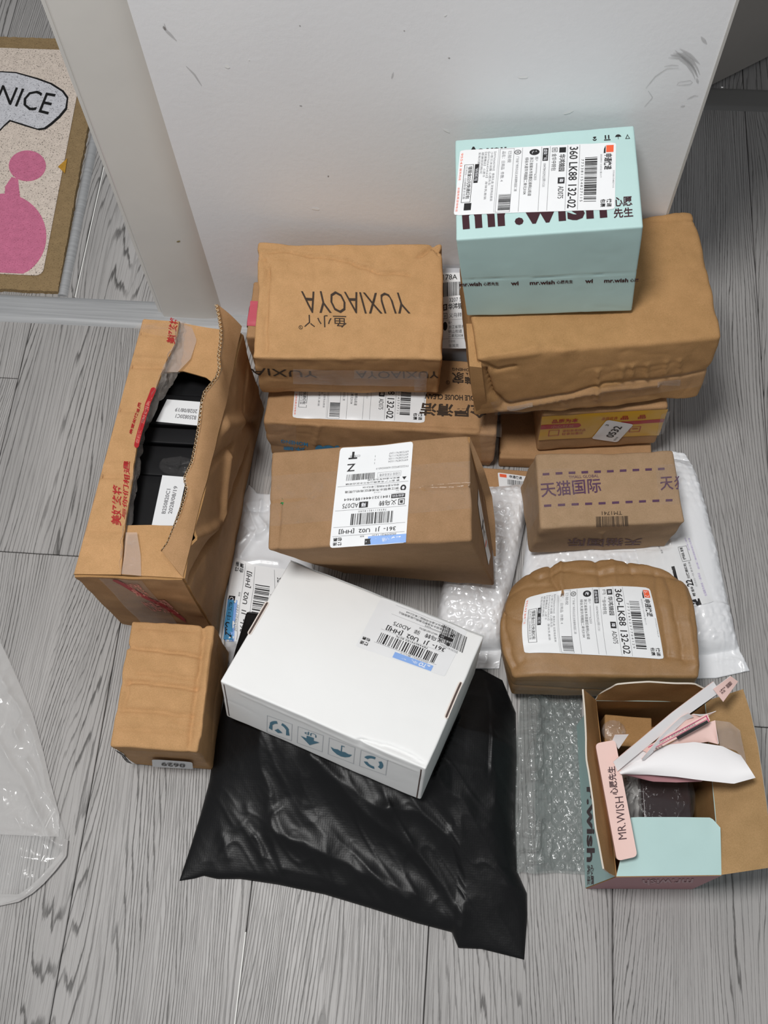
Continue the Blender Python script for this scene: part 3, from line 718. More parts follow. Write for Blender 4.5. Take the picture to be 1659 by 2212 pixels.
label_on(tI, SI, [(950, 590), (1018, 590), (1022, 752), (950, 752)], (60, 110), [T('178A', 6, 3, 33, 12, 0, .01), Bars(4, 16, 40, 38, 9), T('3207 5519', 18, 41, 52, 47, 0), Rc(6, 49, 14, 58), T('集', 8, 50, 13, 57, 3), T('华鸿锦园', 16, 49, 50, 58, 0, .02), Fr(6, 62, 14, 70, .7), T('转', 8, 64, 12, 68.5), T('义乌转', 17, 63, 40, 69), Rc(2, 72, 58, 72.3, 4), Disc(10, 80, 4, 6),
         T('陈*', 16, 74, 22, 78), T('浙江省丽水市', 16, 79.5, 50, 84), T('明山街道', 16, 85.5, 40, 90), T('二单元3104', 16, 91, 42, 95.5), Rc(2, 97, 58, 97.3, 4), T('已验视', 16, 99, 28, 102, 4), T('金属类', 16, 104, 34, 108, 4)], LM, off=.0006)

# E: stencilled carton
bE = Box([-.1427, .7595, .1165, .0637, .080, .030, .2326, .162, .1023], r=.0035, warp=.0022, crump=.0008, seed=9, edge=.002, bulge=.002,
         creases=[('top', [(560, 541), (625, 542), (665, 552), (745, 560), (770, 572), (800, 582), (815, 590), (850, 588), (885, 594)], -.0026, .0022), ('top', [(562, 541), (625, 541), (665, 549), (745, 556), (800, 577)], .0012, .003),
                  ('top', [(560, 557), (652, 560)], -.0012, .002), ('top', [(562, 548), (572, 560), (580, 600), (575, 680), (573, 760)], -.0022, .003), ('top', [(582, 570), (570, 620), (568, 680)], -.0016, .0025),
                  ('top', [(955, 540), (935, 530), (915, 548), (905, 552)], -.003, .003), ('top', [(935, 510), (938, 530), (950, 550)], -.002, .002), ('top', [(560, 770), (950, 768)], .0006, .004)])
tE = carton('cardboard_box', bE, bE.base(), 'brown carton stencilled YUXIAOYA upside down, crease across its top', K_TAN)
SE = bE.S('top'); SEf = bE.S('front')
print_on('stencil_lettering', tE, SE, [(887, 678), (660, 677), (650, 629), (872, 632)], (120, 26), [T('YUXIAOYA', 0, 0, 120, 26, 0, -.004)], [INKBR], .0007, 4)
print_on('stencil_lettering', tE, SE, [(749, 708), (657, 707), (656, 681), (748, 682)], (50, 15), [T('鱼小丫', 0, 0, 50, 15, 0, .0)], [INKBR], .0007, 4)
print_on('registered_mark', tE, SE, [(645, 703), (654, 703), (654, 712), (645, 712)], (10, 10), [Ring(5, 5, 3.6, 4.8), T('R', 3.4, 2.8, 6.6, 7.2)], [INKBR], .0006)
print_on('side_lettering', tE, SEf, [(686, 815), (545, 810), (541, 795), (684, 801)], (130, 16), [T('YUXIA', 0, 0, 130, 16, 0, .0)], [INKBR], .0006, 6)
print_on('side_lettering', tE, SEf, [(948, 816), (770, 816), (768, 801), (948, 802)], (130, 16), [T('YUXIAOYA', 0, 0, 130, 16, 0, .0)], [INKBR], .0006, 6)
patch('milky_tape', tE, SEf, [(633, 795), (925, 800), (920, 834), (633, 828)], TAPEM, .0010, round_=0, n=60); patch('milky_tape', tE, SEf, [(895, 812), (922, 812), (921, 842), (895, 842)], TAPEM, .0013, round_=0)
patch('crinkled_tape', tE, SEf, [(765, 797), (925, 802), (921, 818), (765, 816)], CRINK, .0014, round_=0, n=60, wr=.0015)

# G: big box under the mint one
def defG(L, d):
    T_ = L/d; L = L.copy(); L[:, 1] -= .006*np.clip(1-T_[:, 1], 0, 1)*np.sin(math.pi*np.clip(T_[:, 0], 0, 1))*np.clip(1-T_[:, 2], 0, 1)
    L[:, 2] -= .006*np.clip(1-T_[:, 0]*4, 0, 1)*np.clip(1-T_[:, 1]*4, 0, 1); return L
bG = Box([.1504, .7475, .1455, .144, -.0312, -.0174, .2814, .182, .1325], r=.005, warp=.003, crump=.0009, seed=3, edge=.002, bulge=.003, deform=defG,
         creases=[('front', [(1037, 782), (1070, 800), (1110, 793)], -.003, .003), ('front', [(1045, 800), (1062, 850), (1090, 872)], -.004, .004), ('front', [(1090, 872), (1240, 850), (1310, 828), (1420, 820), (1530, 800)], -.0026, .003), ('front', [(1080, 884), (1300, 842), (1420, 829)], .002, .003),
                  ('top', [(1045, 770), (1100, 762), (1160, 748)], .0015, .005), ('front', [(1292, 800), (1288, 862)], .0018, .003), ('front', [(1345, 790), (1342, 815)], .0015, .004), ('front', [(1366, 788), (1364, 812)], .0015, .003), ('front', [(1400, 785), (1398, 812)], .0015, .003), ('front', [(1440, 780), (1437, 806)], .0012, .003), ('front', [(1470, 776), (1467, 803)], .0012, .003), ('top', [(1400, 478), (1500, 475)], -.001, .002)])
tG = carton('cardboard_box', bG, bG.base(), 'largest brown carton at right, carrying the closed mint box', K_ORANGE)
SGf = bG.S('front'); patch('clear_tape', tG, SGf, [(1060, 868), (1535, 792), (1525, 830), (1070, 896)], TAPE, .0009, round_=0, n=80)
patch('crinkled_tape', tG, SGf, [(1420, 823), (1470, 818), (1468, 832), (1420, 836)], CRINK, .0013, round_=0, wr=.002)
patch('crinkled_tape', tG, SGf, [(1095, 876), (1150, 868), (1148, 878), (1095, 884)], CRINK, .0013, round_=0, wr=.002)
# loose left end flap of G
o, _s = sheet('end_flap', [P(1008, 700, .262), P(1014, 790, .262), P(1020, 850, .20), P(1028, 884, .155)], [P(1030, 700, .268), P(1040, 790, .262), P(1048, 850, .20), P(1052, 884, .155)], (K_ORANGE, K_IN), tG, 24, 6, .002, wr=.001)

# J: closed mint box
bJ = Box([.0982, .7692, .288, .0541, -.0189, -.1091, .1923, .1354, .1409], r=.0022, warp=.0010, crump=.0003, seed=2, tweak={'100': (0, 0, -.011), '110': (0, 0, -.011), '000': (.002, 0, 0)},
         creases=[('front', [(995, 605), (1190, 599), (1382, 588)], -.0005, .0010)])
tJ = carton('mint_box', bJ, bJ.base(), 'closed mint green box printed mr.wish, on top of the largest carton', TEAL)
SJ = bJ.S('top'); SJf = bJ.S('front')
print_on('box_lettering', tJ, SJ, [(996, 436), (1308, 409), (1312, 471), (1000, 497)], (190, 42), [T('mr.wish', 0, 0, 190, 42, 0, .035)], [INKWINE], .0004, 8)
print_on('box_lettering', tJ, SJ, [(1324, 427), (1365, 424), (1368, 469), (1326, 472)], (30, 30), [T('心愿', 0, 0, 30, 14, 0, .02), T('先生', 0, 16, 30, 30, 0, .02)], [INKWINE], .0004, 8)
print_on('box_lettering', tJ, SJ, [(1012, 318), (1094, 312), (1094, 336), (1012, 340)], (60, 16), [T('As you', 0, 0, 60, 16, 0, .03)], [INK], .0004, 8)
print_on('handling_icons', tJ, SJ, [(1278, 293), (1358, 287), (1359, 302), (1279, 307)], (80, 14), [Ring(6, 7, 3, 5, 0, 20, 160), Poly([(2, 4), (6, 9), (10, 4), (7, 3)]), Rc(26, 11, 40, 13), Rc(28, 2, 31, 10), Rc(35, 2, 38, 10), Poly([(50, 7), (53, 3), (57, 2), (61, 3), (64, 7)]), Rc(56.5, 7, 57.5, 12),
         Poly([(72, 12), (77, 3), (78, 3.8), (73.6, 12)]), Poly([(77, 3), (82, 12), (80.6, 12), (76.4, 4)]), Rc(72, 11.2, 82, 12.2)], [INK], .0004)
row = [T('mr.wish', 4, 3, 30, 9, 0, .03), T('心愿先生', 32, 3.6, 50, 8.6, 0, .02), T('wi', 64, 3, 73, 9, 0, .03), T('mr.wish', 86, 3, 115, 9, 0, .03), T('心愿先生', 117, 3.6, 136, 8.6, 0, .02), T('wi', 150, 3, 159, 9, 0, .03), T('mr.wish', 172, 3, 200, 9, 0, .03), T('心愿', 202, 3.6, 212, 8.6, 0, .02)]
print_on('side_lettering', tJ, SJf, [(984, 606), (1383, 596), (1380, 613), (986, 623)], (213, 12), row, [INKWINE], .0005, 8)
label_on(tJ, SJ, [(1331, 308), (1328, 453), (980, 466), (994, 325)], (76, 130), sto('773381154827115', seed=21)+[Poly([(50, 112), (60, 109), (66, 114), (62, 122), (52, 122)][0:5]) if False else Rc(63, 116, 71, 122)], LM)

# N: small carton with purple dashes
bN = Box([.1923, .5591, .0325, .1332, .0159, .0711, .1754, .098, .0885], r=.0035, warp=.0015, crump=.0007, seed=6, edge=.0018, tweak={'001': (-.004, 0, 0), '000': (-.004, 0, 0), '010': (-.006, -.006, 0)},
         creases=[('top', [(1160, 1052), (1460, 1042)], -.0006, .0014), ('front', [(1300, 1150), (1302, 1180)], .001, .003)])
tN = carton('cardboard_box', bN, bN.base(), 'small tan carton with purple dashed lines and Chinese print, barcode TM1741', K_BEIGE)
SN = bN.S('top'); SNf = bN.S('front')
def dashes(p, q, k):
    out = []
    for i in range(k): x = 100*i/k; out.append(Rc(x, 0, x+5.2, 1))
    return out
for a, b in (((1172, 1025), (1449, 1012)), ((1175, 1093), (1466, 1080))):
    print_on('dashed_line', tN, SN, [(a[0], a[1]-2.5), (b[0], b[1]-2.5), (b[0], b[1]+2.5), (a[0], a[1]+2.5)], (100, 1), dashes(a, b, 10), [INKPU], .0005)
print_on('box_lettering', tN, SN, [(1165, 1043), (1297, 1032), (1299, 1064), (1170, 1075)], (80, 20), [T('天猫国际', 0, 0, 80, 20, 0, .012)], [INKPU], .0005, 6)
print_on('box_lettering', tN, SN, [(1228, 1028), (1293, 1025), (1293, 1031), (1229, 1034)], (50, 4), [T('TMALL GLOBAL', 0, 0, 50, 4, 0, .0)], [INKPU], .0005)
print_on('box_lettering', tN, SN, [(1425, 1031), (1467, 1028), (1468, 1057), (1427, 1060)], (30, 20), [T('天', 0, 0, 20, 20, 0, .012), T('犭', 22, 0, 30, 20, 0, .012)], [INKPU], .0005, 6)
print_on('box_barcode', tN, SN, [(1357, 1137), (1287, 1139), (1286, 1104), (1355, 1103)], (70, 34), [Bars(0, 0, 70, 22, 5), T('TM1741', 12, 25, 56, 33)], [INKBR], .0005)
print_on('side_lettering', tN, SNf, [(1385, 1178), (1225, 1180), (1228, 1162), (1388, 1162)], (90, 16), [T('天猫国际', 0, 0, 90, 16, 0, .01)], [flat('faded_purple', (.16, .085, .09), .7)], .0005, 6)
patch('clear_tape', tN, SN, [(1160, 1015), (1240, 1012), (1248, 1096), (1172, 1100)], TAPE, .0007, round_=0, wr=.002); patch('clear_tape', tN, SN, [(1415, 1005), (1462, 1003), (1468, 1090), (1425, 1090)], TAPE, .0007, round_=0)
patch('clear_tape', tN, bN.S('left'), None, TAPE, .0007, uvq=[(.02, .088), (.08, .088), (.08, .01), (.02, .01)], round_=0, wr=.002)

# D: middle carton with the long courier label
bD = Box([-.0538, .4914, .045, .0721, .0641, -.1835, .2303, .1226, .2083], tweak={'000': (.030, .036, 0), '100': (0, .004, 0), '001': (.0, .004, 0)}, r=.0035, warp=.0018, crump=.0004, seed=8, edge=.0012, bulge=.001,
         creases=[('top', [(568, 1086), (720, 1075), (890, 1060), (1018, 1047)], -.0022, .0009), ('top', [(605, 1090), (598, 1160), (595, 1190)], -.0014, .003), ('top', [(612, 1090), (609, 1150)], .0008, .003), ('front', [(590, 1200), (640, 1240)], -.002, .003)])
tD = carton('cardboard_box', bD, bD.base(), 'brown carton in the middle with a tall white label, leaning to the left', kraft('kraft_brown', (.345, .205, .11)))
SD = bD.S('top'); label_on(tD, SD, [(877, 1173), (712, 1184), (735, 968), (893, 954)], (76, 112), zto('78941118218280', 7), LM)
patch('clear_tape', tD, SD, [(570, 1030), (1016, 996), (1018, 1098), (570, 1138)], TAPE, .0003, round_=0, n=90)
print_on('green_mark', tD, SD, [(602, 1076), (615, 1076), (615, 1092), (602, 1092)], (10, 12), [Poly([(5, 0), (9, 5), (7, 12), (5, 8), (2, 9), (1, 5), (4, 5)])], [GREEN], .0008)
SDr = bD.S('right'); pd = patch('torn_sticker', tD, SDr, None, LABEL, .0006, uvq=[(.080, .150), (.060, .155), (.012, .060), (.030, .04)], round_=.02)
print_on('sticker_print', pd, SDr, None, (40, 20), [Rc(0, 8, 40, 8.8), Poly([(2, 2), (20, 9), (38, 12), (20, 11)]), Rc(10, 14, 40, 14.8, 1), T('0S', 4, 11, 12, 17)], LM, .0009, uvq=[(.075, .150), (.060, .155), (.015, .060), (.030, .045)])
o, _s = sheet('end_flap', [P(1013, 944, .275), P(1016, 1000, .274)], [P(1059, 1050, .215), P(1070, 1275, .07)], (MATS['kraft_brown'], K_IN), tD, 24, 14, .003, wr=.0006, mid=[P(1046, 985, .25), P(1050, 1120, .18)]) if False else (None, None)
fl = [P(1013, 944, .276), P(1046, 1016, .235), P(1062, 1070, .18), P(1069, 1130, .15), P(1071, 1200, .11)]
fm = [P(1012, 958, .272), P(1030, 1020, .236), P(1047, 1074, .18), P(1056, 1133, .15), P(1066, 1200, .11)]
sheet('end_flap', fl, fm, (MATS['kraft_brown'], K_IN), tD, 30, 5, .003)

# B: creased small carton bottom left
cr = [('top', [(275, 1398), (330, 1403), (395, 1411), (432, 1418)], -.0035, .004), ('top', [(275, 1404), (330, 1410), (430, 1425)], .0015, .005), ('top', [(300, 1452), (350, 1455), (425, 1466)], -.002, .003), ('top', [(272, 1472), (340, 1478), (425, 1488)], -.0035, .004), ('top', [(280, 1482), (340, 1486), (425, 1496)], .0015, .005),
      ('top', [(265, 1532), (330, 1535), (370, 1541), (418, 1546)], -.003, .004), ('top', [(262, 1573), (330, 1576), (410, 1583)], -.0016, .004), ('top', [(437, 1345), (440, 1380), (432, 1440), (423, 1500), (415, 1560), (408, 1615)], -.0035, .004), ('top', [(452, 1390), (442, 1450), (438, 1520), (432, 1590)], .002, .004),
      ('top', [(375, 1556), (415, 1565), (430, 1560)], -.002, .003), ('top', [(280, 1470), (276, 1500), (262, 1530)], -.002, .003), ('right', [(470, 1400), (478, 1450), (465, 1520), (460, 1600)], -.002, .004), ('top', [(300, 1355), (420, 1362)], -.0015, .004)]
bB = Box([-.3222, .2737, 0.0, .009, -.0074, .0141, .1011, .1507, .1202], r=.003, warp=.0006, crump=.0006, seed=15, edge=.0012, creases=[(f, p_, d_*.75, w_) for f, p_, d_, w_ in cr], step=.0022)
tB = carton('cardboard_box', bB, bB.base(), 'small crumpled brown box with ridged top at lower left, sticker 0629', K_TAN)
SBf = bB.S('front'); lb = [(418, 1656), (330, 1650), (329, 1634), (416, 1640)]
pb = patch('number_sticker', tB, SBf, lb, LABEL, .0034, round_=.1, n=8, m=8); print_on('sticker_number', pb, SBf, lb, (44, 30), [T('0629', 8, 8, 34, 22, 0, .02)], LM, .0044)
patch('clear_tape', tB, SBf, [(262, 1620), (436, 1626), (450, 1655), (282, 1648)], TAPE, .0004, round_=0)
pz = patch('torn_corner', tB, SBf, [(247, 1618), (262, 1624), (288, 1649), (275, 1645)], BLACKP, .0010, round_=0, n=10, m=10)
print_on('torn_print', pz, SBf, [(250, 1620), (262, 1626), (285, 1647), (276, 1643)], (10, 30), [Rc(2, 4+k*4, 9, 5.5+k*4) for k in range(6)], [WPAPER], .0014)
patch('clear_tape', tB, bB.S('right'), None, TAPE, .0006, uvq=[(.05, .11), (.14, .11), (.14, .02), (.05, .02)], round_=0, wr=.002)

# C: white carton on the black bag
bC = Box([-.1031, .2946, .05, -.3377, -.2249, -.0277, .2531, .1787, .0939], r=.0022, warp=.0012, crump=.0002, seed=1, edge=.0006,
         creases=[('top', [(780, 1598), (860, 1620), (915, 1652)], -.0022, .003), ('front', [(520, 1500), (700, 1580), (900, 1665)], .0004, .002), ('top', [(745, 1245), (800, 1268)], .0008, .003)])
tC = carton('white_carton', bC, bC.base(), 'white tuck-in carton lying on the black bag, blue handling icons on its side', WHITE)
SCt = bC.S('top'); SCf = bC.S('front')
def slot(quad):
    p = patch('hand_slot', tC, SCt, quad, flat('slot_rim', (.80, .72, .66), .6), .0006, round_=.5); q = np.array(quad, float); c0 = q.mean(0)
    d = q-c0; u = (q[1]-q[0]); u /= np.linalg.norm(u); w = d-np.outer(d@u, u); q2 = c0+np.outer(d@u, u)*.96+w*.45
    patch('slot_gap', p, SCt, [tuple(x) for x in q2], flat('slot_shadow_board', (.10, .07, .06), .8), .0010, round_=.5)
slot([(533, 1369), (574, 1299), (583, 1302), (541, 1374)]); slot([(958, 1550), (992, 1471), (1001, 1475), (967, 1555)])
citems = [Rc(2, 0, 40, 7.5, 2), T('ZTO', 4, 1.2, 15, 6.4, 3, .03, it=.25), T('中通快递', 17, 2, 34, 6, 3), T('2025/09/21 第1/1个', 8, 7.8, 36, 9.6, 4), T('快递', 66, 2, 74, 6.5, 0, .02), T('包裹', 66, 8, 74, 12, 0, .02), Rc(0, 10, 62, 10.3, 4), Bars(3, 11, 60, 24, 8), T('78944694183 8576', 14, 25, 46, 27.4),
          Rc(0, 28, 62, 28.2, 4), T('361-  J1  U02  [HHJ]', -1, 29, 58, 36, 0, .014), T('集', -3.5, 38, 1, 43, 0, .02), T('义乌转', 4, 38, 22, 44, 0, .01), T('驿', 27, 38, 33, 43.5), T('AD075', 37, 38, 54, 43), Rc(-3.5, 45, 10, 49.5), T('虚拟号码', -2.5, 46, 9, 48.8, 3), T('18412713071转5762', 11.5, 45.4, 30, 48.4), Rc(-3, 50.5, 60, 50.7, 4),
          T('收', -4, 51, 2, 56.5, 0, .02), T('陈*  ********0203', 4, 50.8, 26, 53.4), T('浙江省丽水市莲都区南明山街道南明山', 4, 54.2, 54, 57.2, 0), T('街道绿谷大道华鸿锦园二单元3104', 4, 58.2, 48, 61, 0), Rc(0, 63, 60, 63.2, 4)]
lq = [(935, 1452), (770, 1392), (826, 1288), (985, 1351)]
pc = patch('shipping_label', tC, SCt, [(960, 1462), (768, 1396), (824, 1290), (1010, 1363)], LABEL, .0004, round_=.03)
print_on('label_print', pc, SCt, lq, (76, 68), citems, LM, .0008, 8)
print_on('second_barcode', pc, SCt, [(1008, 1385), (948, 1350), (935, 1388), (990, 1414)][::-1] if False else [(997, 1417), (943, 1391), (957, 1349), (1009, 1377)], (60, 40), [Bars(0, 6, 60, 40, 15), T('20230181250501', 10, 0, 52, 4, 4)], LM, .0008)
def icon(k, x):
    o = [Fr(x, 0, x+22, 22, .5, 1)]
    if k == 0: o += [Ring(x+11, 11, 5, 8, 0, 20, 100), Ring(x+11, 11, 5, 8, 0, 140, 220), Ring(x+11, 11, 5, 8, 0, 260, 340)]
    if k == 1: o += [Poly([(x+2, 11), (x+4, 7), (x+7.5, 4.4), (x+11, 3.6), (x+14.5, 4.4), (x+18, 7), (x+20, 11), (x+17, 10), (x+14, 11), (x+11, 10), (x+8, 11), (x+5, 10)]), Rc(x+10.6, 9, x+11.4, 18), Rc(x+8.6, 17.2, x+11.4, 18)]
    if k == 2: o += [Poly([(x+3, 11), (x+11, 3), (x+19, 11), (x+14, 10.4), (x+14, 14), (x+8, 14), (x+8, 10.4)]), T('UP', x+6, 15.5, x+16, 19.5)]
    if k == 3: o += [Poly([(x+8, 6), (x+12, 4), (x+15, 6), (x+12, 9.5)]), Ring(x+11, 10, 6, 9, 0, 20, 75), Ring(x+11, 10, 6, 9, 0, 105, 160), Poly([(x+2, 6), (x+5, 5), (x+5, 12), (x+3, 13)]), Poly([(x+17, 5), (x+20, 6), (x+19, 13), (x+17, 12)])]
    return o
it = []
for k in range(4): it += icon(k, k*26.5)
print_on('handling_icons', tC, SCf, [(834, 1674), (576, 1580), (577, 1544), (838, 1640)], (101.5, 22), it, [STEEL, flat('icon_frame_ink', (.60, .62, .64), .6)], .0005)
# folded lid rim along the back edge and the corner seam
Bq = bC.S('back'); patch('lid_rim', tC, Bq, None, WHITE, .0012, uvq=[(.0, .0935), (.253, .0935), (.253, .087), (.0, .087)], round_=0, n=60, m=4)
patch('corner_seam', tC, SCf, None, MATS['slot_shadow_board'], .0004, uvq=[(.2475, .088), (.2490, .088), (.2490, .002), (.2475, .002)], round_=0, n=3, m=20)
patch('corner_seam', tC, SCf, None, MATS['slot_shadow_board'], .0004, uvq=[(.0040, .090), (.0052, .090), (.0052, .006), (.0040, .006)], round_=0, n=3, m=20)

# O: kraft-paper wrapped parcel
def defO(L, d):
    T_ = L/d; L = L.copy(); u = np.clip(T_[:, 0], 0, 1); v = np.clip(T_[:, 1], 0, 1); w = np.clip(T_[:, 2], 0, 1)
    L[:, 1] += .022*(np.sin(math.pi*u)**.8)*v**2 - .012*v*np.abs(2*u-1)**4
    L[:, 0] += (-.016*np.sin(math.pi*v)**1.0*(1-u)**2 + .004*np.sin(math.pi*v)*u**2)*(.6+.4*w)
    L[:, 2] -= w*(.016*np.clip((v-.62)/.38, 0, 1)**1.6 + .010*np.clip((.2-u)/.2, 0, 1)**2); return L
crO = [('top', [(1140, 1237), (1165, 1250), (1210, 1235), (1305, 1240), (1420, 1240), (1490, 1260)], -.0035, .003), ('top', [(1140, 1245), (1200, 1243), (1300, 1232), (1410, 1228), (1470, 1250)], .0022, .005), ('top', [(1185, 1205), (1192, 1250), (1207, 1270), (1212, 1292)], -.004, .003), ('top', [(1205, 1200), (1212, 1260), (1216, 1290)], .0025, .003), ('top', [(1270, 1190), (1292, 1220), (1303, 1290)], -.0025, .0035),
       ('top', [(1110, 1235), (1095, 1260), (1085, 1310), (1095, 1380), (1110, 1440)], -.003, .004), ('top', [(1090, 1330), (1130, 1340)], -.0025, .0025), ('top', [(1415, 1235), (1425, 1300), (1445, 1420)], -.002, .004), ('top', [(1440, 1250), (1460, 1330), (1480, 1430)], -.0025, .004), ('top', [(1470, 1250), (1485, 1330), (1500, 1440)], .0025, .004), ('top', [(1350, 1190), (1365, 1240)], -.002, .003), ('top', [(1455, 1235), (1475, 1248), (1480, 1256)], -.003, .003),
       ('top', [(1105, 1445), (1130, 1425)], -.0015, .003), ('top', [(1440, 1415), (1495, 1425)], -.002, .003), ('front', [(1110, 1480), (1300, 1490), (1500, 1490)], -.0012, .003), ('top', [(1100, 1290), (1130, 1270), (1190, 1265)], -.0015, .003), ('top', [(1320, 1200), (1330, 1260)], .0016, .004)]
bO = Box([.1936, .3822, .031, .0434, -.0381, -.0459, .2112, .1312, .0872], r=.004, warp=.0012, crump=.0009, seed=12, edge=.0009, bulge=.002, deform=defO, creases=[(f, p_, d_*.62, w_) for f, p_, d_, w_ in crO], step=.0021)
tO = carton('wrapped_parcel', bO, bO.base(), 'rounded parcel wrapped in glossy brown paper with a white courier label', K_OCHRE, cat='parcel', body='paper_wrapping')
SO = bO.S('top'); label_on(tO, SO, [(1403, 1271), (1434, 1425), (1133, 1412), (1136, 1293)], (76, 130), sto('777345237704129', '360-LK88 132-02', seed=31)[:-1], LM, off=.0012)
patch('clear_tape', tO, bO.S('front'), None, TAPE, .0008, uvq=[(.0, .07), (.211, .07), (.211, .03), (.0, .03)], round_=0, n=60)

# ================================================================ A: torn-open tall carton at left
tA = thing('open_cardboard_box', (-.346, .54, 0), 'tall brown carton torn open along its top, red-printed tape, black boxes inside', 'box')
a_bl, a_br, a_tl, a_tr = [np.array(v) for v in ((-.418, .378, 0), (-.293, .371, 0), (-.398, .715, 0), (-.273, .707, 0))]
A_BL, A_BR, A_TL, A_TR = P(162, 1241, .203), P(394, 1249, .203), P(311, 691, .199), P(521, 722, .199)
o, SAf = sheet('front_panel', [A_BL, A_BR], [a_bl, a_br], (K_MID, K_IN), tA, 50, 60, .003, wr=.0016, seed=5)
def bulgeA(G):
    G = G.copy(); n, m = G.shape[:2]; s = np.linspace(0, 1, n)[:, None]; t = np.linspace(0, 1, m)[None]
    d = .004*np.sin(math.pi*s)*np.sin(math.pi*t)
    for (s0, t0), (s1, t1), dep, w in (((.02, .1), (.32, .42), -.005, .02), ((.32, .42), (.55, .25), .004, .03), ((.32, .42), (.75, .75), -.005, .02), ((.62, .05), (.75, .4), .005, .03), ((.75, .4), (.97, .3), -.004, .02), ((.15, .0), (.32, .42), .004, .02), ((.75, .4), (.9, .9), -.004, .02), ((.45, .0), (.62, .3), -.003, .02)):
        U = np.stack(np.broadcast_arrays(s, t), -1).reshape(-1, 2); d = d+dep*np.exp(-(pdist(U, [(s0, t0), (s1, t1)])/w)**2).reshape(n, m)
    G[..., 0] += 1.6*d; return G
sheet('right_panel', [A_BR, A_TR], [a_br, a_tr], (K_MID, K_IN), tA, 90, 60, .003, bulgeA, wr=.002, seed=6)
sheet('left_panel', [A_BL, A_TL], [a_bl, a_tl], (K_IN, K_MID), tA, 40, 20, .003)
sheet('back_panel', [A_TL, A_TR], [a_tl, a_tr], (K_IN, K_MID), tA, 20, 20, .003)
def PZ(pts, z0, z1=None):
    n = len(pts); return [P(x, y, z0+((z1 if z1 is not None else z0)-z0)*i/max(1, n-1)) for i, (x, y) in enumerate(pts)]
torn = [(262, 1242), (265, 1200), (267, 1160), (272, 1125), (283, 1060), (290, 1010), (296, 969), (304, 935), (323, 873), (339, 836), (350, 806), (365, 772), (380, 740), (385, 712), (388, 695)]
left = [(162, 1241), (183, 1165), (204, 1090), (224, 1010), (247, 925), (268, 846), (290, 768), (311, 691)]
def wav(G):
    G = G.copy(); n, m = G.shape[:2]; s = np.linspace(0, 1, n)[:, None]
    for c, dep in ((.12, .002), (.16, -.002), (.36, -.003), (.40, .002), (.62, -.0025), (.80, -.003), (.83, .002), (.94, -.002)): G[..., 2] += dep*np.exp(-((s-c)/.012)**2)
    return G
o, SAl = sheet('left_flap', PZ(left, .203, .199), PZ(torn, .207, .207), (K_TAN, K_IN), tA, 160, 24, .003, wav, wr=.0010, seed=7)
sheet('front_inner_flap', [P(258, 1242, .2035), P(396, 1250, .2035)], [P(273, 1136, .196), P(330, 1135, .196), (P(379, 1137, .196))], (K_TAN, K_IN), tA, 30, 20, .0025, wr=.0008, seed=8)
sheet('back_inner_flap', [P(384, 697, .200), P(521, 722, .200)], [P(352, 806, .193), P(395, 801, .194), P(420, 808, .194), P(445, 815, .193), P(470, 835, .192)], (K_TAN, K_IN), tA, 40, 24, .0025, wr=.0016, seed=9)
tornR = [(351, 1192), (364, 1174), (377, 1141), (391, 1102), (400, 1075), (405, 1056), (401, 1040), (401, 1030), (416, 998), (421, 975), (426, 949), (430, 925), (433, 900), (437, 870), (443, 848), (456, 832), (469, 816), (475, 796), (473, 770), (476, 750), (478, 731), (478, 712), (474, 685), (468, 658)]
hingeR = [(394, 1248), (402, 1214), (422, 1130), (444, 1042), (466, 950), (484, 880), (500, 810), (521, 705)]
def foldR(G):
    G = G.copy(); n, m = G.shape[:2]; t = np.linspace(0, 1, m)[None]; G[..., 2] += .003*np.sin(math.pi*t); return G
hz = PZ(hingeR, .203, .205); hz[-1] = P(521, 705, .212)
o, SAr = sheet('torn_right_flap', hz, [P(x, y, .206+.045*max(0, (1192-y)/534)**1.3) for x, y in tornR], (K_MID, K_IN), tA, 160, 20, .0022, foldR, wr=.0012, seed=10)
# corrugated fluting showing along the tear
tr = resample([P(x, y, .206+.045*max(0, (1192-y)/534)**1.3) for x, y in tornR], 420); k = np.arange(420)
dd = np.gradient(tr, axis=0); dd /= np.linalg.norm(dd, axis=1)[:, None]; sd = np.cross(dd, [0, 0, 1.]); sd /= np.linalg.norm(sd, axis=1)[:, None]+1e-9
ph = k*2*math.pi/7; c0 = tr+sd*(.0016*np.sin(ph))[:, None]+sd*-.0005; j = np.array([0, 0, 1.])
V = np.concatenate([c0+j*.0014+sd*.0004, c0-j*.0024+sd*.0004, c0+j*.0014-sd*.0004, c0-j*.0024-sd*.0004]); n = 420
F = [(a*n+i, a*n+i+1, b*n+i+1, b*n+i) for a, b in ((0, 1), (2, 3), (0, 2)) for i in range(n-1)]
o = obj('torn_fluting', V, F, K_PALE, tA, True); o['kind'] = 'stuff'
for sg in (-1, 1):
    q = tr+sd*sg*.0021; V = np.concatenate([q+j*.0016, q-j*.003]); obj('liner_edge', V, [(i, i+1, n+i+1, n+i) for i in range(n-1)], K_PALE, tA, True)
